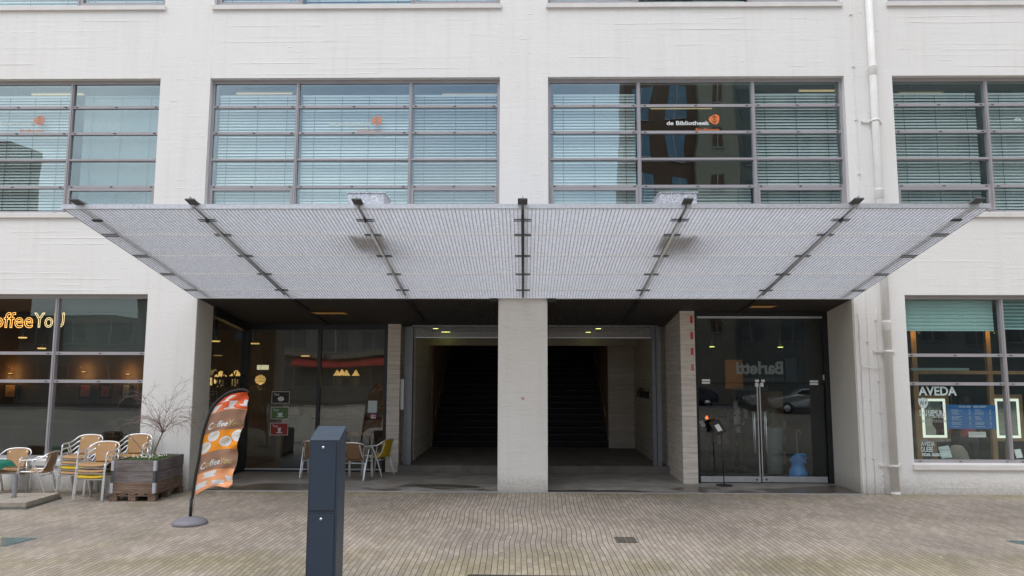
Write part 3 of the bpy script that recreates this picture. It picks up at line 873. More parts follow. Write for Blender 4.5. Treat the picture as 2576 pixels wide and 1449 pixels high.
def downlight(px, py, Y, z, lab, mat='spot', r=.07, energy=0, group='ceiling spotlights in the stair passage', sx=1.7):
    x, _ = P(px, py, Y)
    x2 = x
    o = empty('downlight', (x2, Y, z), lab, 'ceiling light', group)
    MB().lathe([(r * .8, -.012), (r * .8, 0)], x2, Y, z, 16).build('lens', M[mat], o)
    MB().lathe([(r, -.006), (r * 1.1, -.003), (r * 1.1, .004), (r, .004)], x2, Y, z, 16).build('ring', M['dull_alu'], o)
    return o
for (px, py, lab) in ((1096, 826, 'front yellow downlight in the passage ceiling left of the pillar'), (1117, 840, 'rear yellow downlight left of the pillar, left one of the close pair'), (1126, 840, 'rear yellow downlight left of the pillar, right one of the close pair'), (1505, 826, 'front yellow downlight in the passage ceiling right of the pillar'), (1480, 840, 'rear yellow downlight in the passage ceiling right of the pillar')):
    x, y, z = ray(px, py); t = (ZC - .004 - CZ) / z; Y = y * t
    Y = min(Y, 20.2)
    downlight(px, py, Y, ZC - .004, lab, r=.085)

# right shopfront with double glass doors
DY = 15.56
ZD = sz(DY)
f = MB()
f.box(3.56, 3.62, DY - .04, DY + .04, .012, ZD); f.box(6.24, 6.345, DY - .05, DY + .05, .012, ZD); f.box(3.62, 6.24, DY - .05, DY + .05, ZD - .09, ZD)
f.box(3.62, 6.24, DY - .012, DY + .012, 2.045, 2.056)
dfo = f.build('entrance_glazing', M['black_frame'], B)
MB().box(3.63, 6.23, DY - .06, DY - .03, ZD - .135, ZD - .092).build('head_rail', M['dull_alu'], dfo)
MB().box(3.62, 6.24, DY - .004, DY + .004, 2.058, ZD - .09).build('glass', M['glass_door'], dfo)
def door(x0, x1, hx, rot, name='glass_door'):
    g_ = MB()
    piv = Matrix.Translation((hx, DY, 0)) @ Matrix.Rotation(R(rot), 4, 'Z') @ Matrix.Translation((-hx, -DY, 0))
    d = g_.box(x0, x1, DY - .005, DY + .005, .14, 2.035, 0, piv).build(name, M['glass_door'], B)
    MB().box(x0, x1, DY - .02, DY + .02, .03, .145, 0, piv).build('kick_rail', M['dull_alu'], d, .004)
    inner = x1 if hx == x0 else x0
    sgn = -1 if hx == x0 else 1
    MB().box(min(inner, inner + sgn * .022), max(inner, inner + sgn * .022), DY - .012, DY + .012, .14, 2.03, 0, piv).build('edge_trim', M['dull_alu'], d)
    xh = inner + sgn * .10
    h = MB(); h.tube([piv @ Vector((xh, DY - .06, .62)), piv @ Vector((xh, DY - .06, 1.46))], .011, 8)
    for zz in (.75, 1.33): h.tube([piv @ Vector((xh, DY - .06, zz)), piv @ Vector((xh, DY + .05, zz))], .006, 6)
    h.tube([piv @ Vector((xh, DY + .05, .62)), piv @ Vector((xh, DY + .05, 1.46))], .011, 8)
    h.build('handle', M['alu'], d)
    l = MB(); l.tube([piv @ Vector((inner + sgn * .08, DY - .026, .085)), piv @ Vector((inner + sgn * .08, DY - .019, .085))], .022, 14); l.build('lock', M['dark_steel'], d)
    return d
door(3.635, 4.86, 3.635, 0); door(4.90, 6.22, 6.22, -1.2)
for px0, px1, py0, py1 in ((1766, 1786, 954, 959), (1766, 1786, 960.5, 965.5), (2038, 2058, 957, 962), (2038, 2058, 963.5, 968.5), (1900, 1909, 955, 961), (1916, 1924, 955, 961), (1900, 1908, 963, 973), (1913, 1921, 963, 973), (1748, 1753, 941, 955), (2071, 2077, 943, 956)):
    x0, z1 = P(px0, py0, DY - .02); x1, z0 = P(px1, py1, DY - .02)
    MB().box(x0, x1, DY - .022, DY + .02, z0, z1).build('patch_fitting', M['white'], dfo)
# mirror-written shop lettering on the glass
def mirrored(body, px0, px1, zb, size, bold, y):
    me, M_ = fit_text(body, P(px0, 930, y)[0], P(px1, 930, y)[0], zb, y, size=size, bold=bold)
    xc = (P(px0, 930, y)[0] + P(px1, 930, y)[0]) / 2
    return me, Matrix.Translation((xc, 0, 0)) @ Matrix.Diagonal((-1, 1, 1, 1)) @ Matrix.Translation((-xc, 0, 0)) @ M_
y = DY + .05
M['ghost'] = plain('faint_grey_vinyl', (.30, .31, .30), .8)
M['ghost2'] = plain('dark_grey_vinyl', (.09, .09, .09), .8)
l1 = mirrored('Barletti', 1852, 1970, P(1900, 940, y)[1], .36, .012, y)
l2 = mirrored('exclusief kappers', 1856, 1970, P(1900, 958, y)[1], .14, .0, y)
l3 = mirrored('barletti.com', 1848, 1930, P(1900, 982, y)[1], .17, .002, y)
for l_, g_ in ((l1, 'ghost'), (l2, 'ghost2'), (l3, 'ghost2')): lettering('lettering', [(l_[0], l_[1], 0)], Matrix(), M[g_], dfo)

# interiors -------------------------------------------------------------
mb = MB()   # cafe
mb.box(-15.1, -3.0, FY + TH, 22, -.1, .010); mb.box(-15.1, -2.9, 20.0, 20.1, .0, 3.7); mb.box(-15.1, -3.14, SY + .95, 20.0, 3.55, 3.65); mb.box(-15.1, -6.99, FY + TH, SY + .95, 3.70, 3.8); mb.box(-6.99, -3.14, SY + .05, SY + .95, 3.55, 3.6)
mb.box(-3.12, -2.85, SY + .9, 20, 0, 3.55)
mb.build('cafe_room', M['brown_int'], B)
mb = MB()   # salon behind doors and right window
mb.box(3.57, 15.1, 17.4, 20, -.05, .02); mb.box(6.96, 15.1, FY + TH, 17.4, -.05, .02); mb.box(3.57, 6.96, DY + .06, 17.4, -.05, .011)
mb.box(6.37, 6.5, 15.605, 17.3, .0, 3.55); mb.box(3.3, 15.1, 20, 20.1, 0, 3.7); mb.box(3.3, 15.1, 17.4, 20, 3.7, 3.75); mb.box(6.96, 15.1, FY + TH, 17.4, 3.7, 3.75); mb.box(3.57, 6.36, DY + .05, 17.4, 3.55, 3.6)
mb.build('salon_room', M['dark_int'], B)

# ================================================================== CANOPY
CY0, CZ0, CY1 = FY - .03, 3.685, 9.95
SL = .1905
def cz(Y): return CZ0 + (CY0 - Y) * SL
CN = empty('entrance_canopy', (0, CY0, CZ0), 'wide galvanised steel grating canopy sloping up and out over the entrance', 'canopy')
def hit(py):   # depth where a seam line crosses the canopy plane
    x, y, z = ray(1310, py)
    t = (CZ0 + CY0 * SL - CZ) / (z + y * SL)
    return y * t
seams = [CY0 - .02] + [hit(p) for p in (729, 689, 643, 590)] + [CY1]
bx = [-6.42, -4.56, -2.28, -0.02, 2.22, 4.50, 6.34]
th = math.atan(SL)
def cpt(X, Y, h): # point h above the canopy underside
    return (X, Y + h * math.sin(th) * -0 , cz(Y) + h)
def cbar(mb, xa, xb, ya, yb, h0, h1, mi=0):
    mb.add([(xa, ya, cz(ya) + h0), (xb, ya, cz(ya) + h0), (xb, yb, cz(yb) + h0), (xa, yb, cz(yb) + h0), (xa, ya, cz(ya) + h1), (xb, ya, cz(ya) + h1), (xb, yb, cz(yb) + h1), (xa, yb, cz(yb) + h1)],
           [(0, 3, 2, 1), (4, 5, 6, 7), (0, 1, 5, 4), (1, 2, 6, 5), (2, 3, 7, 6), (3, 0, 4, 7)], mi)
PITCH = .0545
M['grate'] = plain('galvanised_grating', (.80, .84, .93), .5, .0, .10, 18)
M['grate_lt'] = plain('galvanised_edge_bar', (.86, .88, .92), .5, 0, .05, 18)
M['grate_dk'] = plain('grating_bearing_bar', (.46, .485, .54), .5, .0, .10, 18)
for i in range(6):
    xa, xb = bx[i] + .018, bx[i + 1] - .018
    if i == 0: xa = bx[0]
    if i == 5: xb = bx[6]
    for j in range(5):
        ya, yb = seams[j] - .008, seams[j + 1] + .008
        m_ = MB()
        n = int(round((xb - xa) / PITCH)); p = (xb - xa) / n
        for k in range(n + 1):
            x = xa + k * p
            cbar(m_, x - .0022, x + .0022, yb + .004, ya - .004, 0, .032, 1)
        nn = int(round((ya - yb) / .052)); q = (ya - yb) / nn
        for k in range(1, nn):
            y = yb + k * q
            cbar(m_, xa, xb, y - .002, y + .002, .001, .033)
        cbar(m_, xa, xb, yb, yb + .005, -.006, .038, 2); cbar(m_, xa, xb, ya - .005, ya, -.006, .038, 2)
        g_ = m_.build('grating_panel', [M['grate'], M['grate_dk'], M['grate_lt']], CN)
# front fascia strips
for i in range(6):
    xa, xb = bx[i] + (.03 if i else -.01), bx[i + 1] - (.03 if i < 5 else -.01)
    m_ = MB(); m_.box(xa, xb, CY1 - .006, CY1 + .0, cz(CY1) - .012, cz(CY1) + .052); m_.box(xa, xb, CY1, CY1 + .05, cz(CY1) + .046, cz(CY1) + .052)
    m_.build('fascia', M['galv'], CN)
# tee beams lying on top, noses sticking out past the front edge
YB1 = CY1 - .17
beams = [(-6.16, 0)] + [(x, 1) for x in bx[1:6]] + [(6.12, 0)]
for X, full in beams:
    m_ = MB()
    w_ = .032
    cbar(m_, X - w_, X + w_, CY1 + .01, CY0, .052, .062)
    cbar(m_, X - .062, X + .062, YB1, CY1 + .009, .052, .062)
    m_.add([(X - .005, YB1, cz(YB1) + .062), (X + .005, YB1, cz(YB1) + .062), (X + .005, CY1 + .6, cz(CY1 + .6) + .062), (X - .005, CY1 + .6, cz(CY1 + .6) + .062),
            (X - .005, YB1, cz(YB1) + .085), (X + .005, YB1, cz(YB1) + .085), (X + .005, CY1 + .6, cz(CY1 + .6) + .19), (X - .005, CY1 + .6, cz(CY1 + .6) + .19)],
           [(0, 3, 2, 1), (4, 5, 6, 7), (0, 1, 5, 4), (1, 2, 6, 5), (2, 3, 7, 6), (3, 0, 4, 7)])
    cbar(m_, X - .005, X + .005, CY1 + .6, CY0, .062, .19)
    bm = m_.build('beam', M['mid_steel'], CN)
    nb = MB(); cbar(nb, X - .066, X + .066, YB1 - .006, CY1 - .012, .040, .051); nb.build('beam_nose', M['dark_steel'], bm)
    if full and abs(X) > 0.1:
        t = MB(); ys = CY1 + .45
        t.tube([(X, ys, cz(ys) - .028), (X, CY0 - .35, cz(CY0 - .35) - .028)], .017, 8)
        t.build('conduit', M['grate_lt'] if abs(X) < 3 else M['galv'], CN)
    if abs(X) < .1:
        t = MB(); t.box(X - .05, X + .05, CY1 + .05, CY1 + .052, 0, .001) if False else None
        t.tube([(X, CY1 + .3, cz(CY1 + .3) - .02), (X, CY0 - .2, cz(CY0 - .2) - .02)], .022, 8); t.build('conduit', M['dark_steel'], CN)
    if full:
        for j in [-1, 1, 2, 3, 4]:
            Y = seams[j] if j > 0 else CY1 + .42
            c_ = MB()
            cbar(c_, X - .125, X + .125, Y + .022, Y + .036, -.014, -.004); cbar(c_, X - .125, X + .125, Y - .036, Y - .022, -.014, -.004)
            cbar(c_, X - .009, X + .009, Y - .05, Y + .05, -.04, .05)
            c_.build('clamp', M['dark_steel'], CN)
    else:
        for j in (1, 2, 3, 4):
            Y = seams[j]; s_ = -1 if X < 0 else 1
            c_ = MB(); xe = bx[0] if X < 0 else bx[6]
            a, b_ = sorted((xe - s_ * .02, xe - s_ * .26))
            cbar(c_, a, b_, Y - .05, Y - .025, -.018, -.004); cbar(c_, a, b_, Y + .025, Y + .05, -.018, -.004)
            c_.build('clamp', M['mid_steel'], CN)
        Y = CY1 + .42; c_ = MB(); xe = X; cbar(c_, xe - .07, xe + .07, Y - .03, Y + .03, -.02, -.004); c_.build('clamp', M['dark_steel'], CN)
# side and back edge trims, end shadow plates above the outer bays
for X in (bx[0] - .006, bx[6] + .002):
    m_ = MB(); cbar(m_, X, X + .004, CY1, CY0, -.002, .05); m_.build('edge_trim', M['galv'], CN)
m_ = MB(); m_.box(-.66, -.505, CY0 - .06, CY0 + .02, CZ0 - .07, CZ0 - .004); m_.box(.46, .615, CY0 - .06, CY0 + .02, CZ0 - .07, CZ0 - .004); m_.build('wall_bracket', M['black'], CN)
m_ = MB(); m_.box(bx[0], bx[6], CY0 - .012, CY0 + .012, CZ0 - .012, CZ0 + .002); m_.build('rear_angle', M['galv'], CN)

# galvanised boxes standing on the canopy
def spangle():
    m, t, b = nm('spangled_zinc'); lk = t.links.new
    tc_, v, r = nodes(t, 'TexCoord', 'TexVoronoi', 'ValToRGB')
    v.inputs['Scale'].default_value = 42
    lk(tc_.outputs['Object'], v.inputs['Vector']); lk(v.outputs['Color'], r.inputs[0])
    r.color_ramp.elements[0].color = (.50, .52, .57, 1); r.color_ramp.elements[1].color = (.80, .82, .87, 1)
    r.color_ramp.elements[0].position = .25; r.color_ramp.elements[1].position = .75
    lk(r.outputs[0], b.inputs['Base Color']); b.inputs['Metallic'].default_value = .35; b.inputs['Roughness'].default_value = .45
    return m
M['zinc'] = spangle()
for x0, x1, lab in ((-2.69, -2.14, 'galvanised metal box on the left half of the canopy'), (2.07, 2.62, 'galvanised metal box on the right half of the canopy')):
    zb = cz(11.6) + .03
    o = empty('junction_box', ((x0 + x1) / 2, 11.3, zb), lab, 'metal box', 'metal boxes on the canopy')
    zt = P(900, 486, 11.0)[1]
    m_ = MB(); m_.add([(x0, 11.0, cz(11.0) + .12), (x1, 11.0, cz(11.0) + .12), (x1, 11.55, cz(11.55) + .12), (x0, 11.55, cz(11.55) + .12), (x0, 11.0, zt), (x1, 11.0, zt), (x1, 11.55, zt), (x0, 11.55, zt)],
           [(0, 3, 2, 1), (4, 5, 6, 7), (0, 1, 5, 4), (1, 2, 6, 5), (2, 3, 7, 6), (3, 0, 4, 7)]); m_.build('casing', M['zinc'], o)
    m_ = MB(); m_.box(x0 - .02, x1 + .02, 10.98, 11.57, zt, zt + .012); m_.build('lid', M['zinc'], o)
    m_ = MB()
    for xx in (x0 + .03, x1 - .07): cbar(m_, xx, xx + .04, 11.0, 11.55, .039, .119)
    m_.build('foot', M['mid_steel'], o)

# ================================================================== WALL FITTINGS
DX, DYP = 6.93, FY - .10
o = empty('drainpipe', (DX, DYP, 0), 'thick white painted drainpipe running down the facade right of the entrance', 'drainpipe')
m_ = MB(); m_.tube([(DX, DYP, 0), (DX, DYP, 13.9)], .072, 20); m_.build('pipe', M['white_paint'], o)
def dz(py): return P(2200, py, DYP)[1]
for py in (170, 480, 812):
    z = dz(py); m_ = MB(); m_.lathe([(.074, -.16), (.082, -.15), (.082, .0), (.086, .012), (.086, .03), (.076, .036)], DX, DYP, z, 20); m_.build('socket', M['white_paint'], o)
for py in (303, 884, 1172):
    z = dz(py); m_ = MB()
    m_.lathe([(.075, -.02), (.08, -.02), (.08, .02), (.075, .02)], DX, DYP, z, 20)
    m_.box(DX - .22, DX + .16, FY - .035, FY - .018, z - .018, z + .018); m_.box(DX - .24, DX - .18, FY - .02, FY + .001, z - .03, z + .03); m_.box(DX + .12, DX + .17, FY - .02, FY + .001, z - .03, z + .03)
    m_.box(DX - .10, DX - .08, DYP - .02, FY - .03, z - .02, z + .02); m_.box(DX + .08, DX + .10, DYP - .02, FY - .03, z - .02, z + .02)
    br_ = m_.build('bracket', M['white_paint'], o)
    if py == 303:
        m_ = MB(); m_.box(DX - .235, DX - .20, FY - .026, FY - .02, z - .02, z + .012); m_.build('rust_spot', plain('rust', (.25, .11, .05), .9), br_)
m_ = MB(); m_.lathe([(.078, 0), (.085, .0), (.085, .05), (.078, .06)], DX, DYP, 0.0, 20); m_.build('shoe', M['white_paint'], o)

def conduit(x, z0, z1, lab, n=6, r=.006, yy=FY - .015):
    o = empty('cable', (x, yy, z0), lab, 'cable', 'thin cables beside the drainpipe')
    m_ = MB(); m_.tube([(x + rnd.uniform(-.006, .006), yy, z0 + (z1 - z0) * k / 14) for k in range(15)], r, 6); m_.build('wire', M['white_paint'], o)
    for k in range(n):
        z = z0 + (z1 - z0) * (k + .6) / n
        MB().box(x - .03, x + .03, yy - .01, FY, z - .008, z + .008).build('clip', M['sill'], o)
conduit(6.60, 0.0, 9.9, 'thin painted cable clipped to the wall close left of the drainpipe', 9)
conduit(6.45, .0, 3.4, 'thin painted cable close to the right edge of the recess', 3, .011)
conduit(6.78, .0, 3.5, 'thin painted cable hugging the left flank of the drainpipe below the canopy', 6, .007)
m_ = MB(); z = dz(925); m_.tube([(6.45, FY - .02, z + .03), (6.6, FY - .03, z), (DX - .07, FY - .05, z)], .009, 6)
tag(m_.build('pipe_tie', M['white_paint']), 'short painted rod tying the thin cable to the drainpipe', 'rod')

# ================================================================== STREET OBJECTS
# --- metal post box (cabinet) in the foreground
M['cab'] = plain('slate_blue_powder_coat', (.028, .046, .074), .38, .15, .06, 5, .1, 200)
M['cab_top'] = M['cab']
CX0, CX1, CYF, CYB = -2.18, -1.878, 7.6, 7.90
o = empty('letter_cabinet', ((CX0 + CX1) / 2, 7.75, 0), 'tall narrow slate blue metal cabinet with two locked doors standing in the foreground', 'cabinet')
m_ = MB(); zf, zb = 1.572, 1.690
m_.add([(CX0, CYF, 0), (CX1, CYF, 0), (CX1, CYB, 0), (CX0, CYB, 0), (CX0, CYF, zf), (CX1, CYF, zf), (CX1 , CYB, zb), (CX0, CYB, zb)],
       [(0, 3, 2, 1), (4, 5, 6, 7), (0, 1, 5, 4), (1, 2, 6, 5), (2, 3, 7, 6), (3, 0, 4, 7)])
m_.build('body', M['cab'], o, .004)
m_ = MB(); nz = (zb - zf) / .30; z1_ = zf + .0
for xa, xb in ((CX0 + .055, CX0 + .145), (CX0 + .165, CX0 + .255)):
    ya, yb = CYF + .09, CYF + .094
    m_.add([(xa, ya, zf + .09 * nz / 1 + .0008), (xb, ya, zf + .09 * nz + .0008), (xb, yb, zf + .094 * nz + .0012), (xa, yb, zf + .094 * nz + .0012)], [(0, 1, 2, 3)])
m_.build('slot', M['black'], o)
for (z0, z1, kz) in ((.872, 1.545, 1.497), (.10, .838, .790)):
    m_ = MB(); m_.box(CX0 + .014, CX1 - .022, CYF - .003, CYF + .01, z0 - .008, z1 + .008); gap = m_.build('door_gap', M['black'], o)
    m_ = MB(); m_.box(CX0 + .019, CX1 - .027, CYF - .007, CYF - .002, z0, z1); d = m_.build('door', M['cab'], o, .002)
    m_ = MB(); m_.tube([(-2.038, CYF - .014, kz), (-2.038, CYF - .006, kz)], .0125, 16); m_.box(-2.040, -2.036, CYF - .0148, CYF - .0138, kz - .006, kz + .006, 1); m_.build('lock', [M['alu'], M['black']], d)
m_ = MB(); m_.add([(CX1 + .0012, CYF + .02, zf - .02), (CX1 + .0012, CYF + .022, zf - .02), (CX1 + .0012, CYF + .13, zf - .34), (CX1 + .0012, CYF + .128, zf - .34)], [(0, 1, 2, 3), (3, 2, 1, 0)])
m_.build('scratch', M['black'], o)

# --- feather banner
BY = 11.22
bxc = -4.97
FL = empty('feather_banner', (bxc, BY, 0), 'orange and brown feather banner with coffee cups on a weighted foot', 'banner')
m_ = MB(); m_.lathe([(.245, 0), (.25, .02), (.245, .045), (.20, .075), (.11, .105), (.05, .115), (.0, .115)], bxc, BY, 0, 36)
m_.build('base', plain('grey_plastic_base', (.20, .195, .215), .5, 0, .08, 6), FL)
def Z4(x, y, Y=BY):   # survey grid of the banner
    px, pz = P(402.5 + x * .3008, 939.2 + y * .3008, Y)
    return (px, pz)
def D4(x, y): return Z4(x, y)
sk = MB(); a = D4(254, 1200); b_ = D4(263, 1045)
sk.tube([(a[0], BY, .10), (b_[0], BY, b_[1])], .023, 12); sk.build('socket', M['black'], FL)
pole_pts = [D4(x, y) for x, y in ((272, 1045), (283, 960), (300, 850), (330, 690), (352, 540), (385, 420), (430, 300), (500, 215), (580, 160), (660, 138), (715, 140), (745, 160))]
pk = MB(); sp_ = join_smooth([(p[0], BY - .005, p[1]) for p in pole_pts], 5)
pk.tube(sp_, [.020] * (len(sp_) - 6) + [.018, .017, .016, .015, .014, .012], 10); pk.build('pole', M['black'], FL)
def lerp_keys(keys, v):
    for (v0, p0), (v1, p1) in zip(keys, keys[1:]):
        if v <= v1:
            t = (v - v0) / (v1 - v0); return (p0[0] + (p1[0] - p0[0]) * t, p0[1] + (p1[1] - p0[1]) * t)
    return keys[-1][1]
LK = [(0, (283, 1030)), (.10, (297, 935)), (.2, (312, 850)), (.38, (338, 695)), (.57, (362, 530)), (.67, (387, 435)), (.76, (415, 352)), (.85, (470, 262)), (.91, (530, 205)), (.96, (600, 172)), (1, (700, 156))]
RK = [(0, (578, 958)), (.05, (608, 925)), (.12, (612, 880)), (.2, (626, 800)), (.28, (640, 730)), (.38, (640, 640)), (.48, (652, 560)), (.57, (672, 478)), (.66, (692, 430)), (.76, (718, 308)), (.86, (724, 240)), (.93, (742, 200)), (1, (728, 160))]
def cloth(u, v):
    l = lerp_keys(LK, v); r_ = lerp_keys(RK, v)
    x = l[0] + (r_[0] - l[0]) * u; y = l[1] + (r_[1] - l[1]) * u
    bul = 26 + 16 * max(0, 1 - v * 6)
    y -= bul * 4 * u * (1 - u) * (1 if v < .85 else max(0, (1 - v) / .15))
    X, Z = Z4(x, y)
    rip = .035 * math.sin(u * 5.2 + v * 4) * u + .022 * math.sin(v * 23 + u * 7) * u * u + .012 * math.sin(v * 47 - u * 9) * u ** 2 + .018 * math.sin(u * 12 - v * 15) * u
    return Vector((X, BY + .01 + rip, Z))
NU, NV = 110, 260
def motif(u, v):
    ub, vb = u, v
    def ell(cu, cv, ru, rv): return ((u - cu) / ru) ** 2 + ((v - cv) / rv) ** 2 < 1
    if v > .77:   # red: mugs
        for cu, cv in ((.56, .815), (.10, .795), (.30, .895), (.97, .85)):
            du, dv = u - cu, v - cv
            if abs(dv) < .034 and abs(du - dv * .6) < .055 + .06 * (dv + .034) / .068: return 5
            if ell(cu - .04, cv - .037, .16, .009): return 5
            if .6 < ((du - .13) / .045) ** 2 + ((dv - .008) / .017) ** 2 < 1.3: return 6
        return 0
    if .76 >= v > .575: return 1
    if .575 >= v > .385:
        for cu, cv in ((.30, .535), (.66, .462), (.09, .445), (.96, .522)):
            if ((u - cu) / .165) ** 2 + ((v - cv) / .052) ** 2 < 1:
                a, b2 = (u - cu) / .165, (v - cv) / .052
                if b2 > -.35:
                    if abs(a - b2 * .4) < .045 or abs(a - .36 - b2 * .3) < .045 or abs(b2 - .12 - a * .3) < .07 or abs(b2 - .50 - a * .3) < .06:
                        if a * a + b2 * b2 < .62: return 6
                return 5
        return 2
    if .385 >= v > .2: return 1
    for cu, cv in ((.12, .085), (.60, .070), (.33, .175), (.95, .125)):
        du, dv = u - cu, v - cv
        if (du / .17) ** 2 + ((dv - .012) / .050) ** 2 < 1 and dv < .014: return 5
        if ell(cu, cv - .036, .20, .008): return 5
        if .6 < ((du - .17) / .06) ** 2 + ((dv - .0) / .016) ** 2 < 1.3: return 6
    return 3
m_ = MB(); vs = []; ms = []
for j in range(NV + 1):
    for i in range(NU + 1): vs.append(cloth(i / NU, j / NV))
fs = []
for j in range(NV):
    for i in range(NU):
        a = j * (NU + 1) + i
        fs.append((a, a + 1, a + NU + 2, a + NU + 1)); ms.append(motif((i + .5) / NU, (j + .5) / NV))
b0 = len(m_.v); m_.v += [tuple(q) for q in vs]; m_.f += fs; m_.m += ms; m_.sm += [True] * len(fs)
FM = [plain('red_cloth', (.80, .13, .04), .75, 0, .05), plain('brown_cloth', (.33, .185, .12), .8, 0, .05), plain('orange_cloth', (.86, .30, .015), .75, 0, .05), plain('peach_cloth', (.86, .38, .18), .8, 0, .05), None,
      plain('white_print', (.74, .75, .75), .75, 0, .03), plain('tan_print', (.52, .41, .20), .8, 0, .03)]
FM[4] = FM[3]
co = m_.build('cloth', FM, FL)
sd_ = co.modifiers.new('thickness', 'SOLIDIFY'); sd_.thickness = .002; sd_.offset = 1
def banner_text(body, u0, u1, vb, vh, mi_fn, bold):
    me = text_mesh(body, 1.0, bold=bold, extrude=0, shear=.12)
    xs_ = [v.co.x for v in me.vertices]; a, b_ = min(xs_), max(xs_)
    out = []
    vs = []
    for v in me.vertices:
        u = u0 + (u1 - u0) * (v.co.x - a) / (b_ - a)
        vv = vb + vh * v.co.y + .018 * u
        p = cloth(max(0, min(1, u)), vv); p.y -= .006
        vs.append(p)
    mb_ = MB(); mb_.add(vs, [tuple(p.vertices) for p in me.polygons])
    for k, p in enumerate(me.polygons):
        xc = sum(me.vertices[q].co.x for q in p.vertices) / len(p.vertices)
        mb_.m[k] = mi_fn(((xc - a) / (b_ - a)))
    return mb_.build('lettering', [FM[5], FM[6]], FL)
fnc = lambda t: 0 if (t < .14 or .27 < t < .62) else 1
banner_text('CoffeeYou', .08, .94, .612, .085, fnc, .018)
banner_text('CoffeeYou', .05, .90, .235, .085, fnc, .018)
m_ = MB(); a = D4(288, 1040); m_.tube(join_smooth([(a[0], BY - .02, a[1]), (a[0] + .01, BY - .02, a[1] - .09), (a[0] - .005, BY - .02, a[1] - .15), (a[0] + .004, BY - .02, a[1] - .2)], 4), .003, 5); m_.build('cord', M['black'], FL)

# --- bistro chairs
M['wicker_tan'] = None
def wicker(name, c0, c1):
    m, t, b = nm(name); lk = t.links.new
    tc_, ck, bp, n, mx_ = nodes(t, 'TexCoord', 'TexChecker', 'Bump', 'TexNoise', 'Mix')
    ck.inputs['Scale'].default_value = 110; ck.inputs['Color1'].default_value = c0 + (1,); ck.inputs['Color2'].default_value = c1 + (1,)
    lk(tc_.outputs['Object'], ck.inputs['Vector'])
    n.inputs['Scale'].default_value = 9; lk(tc_.outputs['Object'], n.inputs['Vector'])
    mx_.data_type = 'RGBA'; mx_.blend_type = 'MULTIPLY'; mx_.inputs['Factor'].default_value = .35
    lk(ck.outputs['Color'], mx_.inputs['A']); lk(n.outputs['Fac'], mx_.inputs['B'])
    lk(mx_.outputs['Result'], b.inputs['Base Color']); lk(ck.outputs['Fac'], bp.inputs['Height']); bp.inputs['Strength'].default_value = .5; bp.inputs['Distance'].default_value = .002
    lk(bp.outputs[0], b.inputs['Normal']); b.inputs['Roughness'].default_value = .55
    return m
M['wk'] = wicker('woven_tan_plastic', (.60, .36, .165), (.50, .29, .125))
M['wkd'] = wicker('woven_brown_plastic', (.30, .175, .085), (.23, .13, .06))
M['wky'] = wicker('woven_yellow_plastic', (.80, .55, .01), (.70, .46, .01))
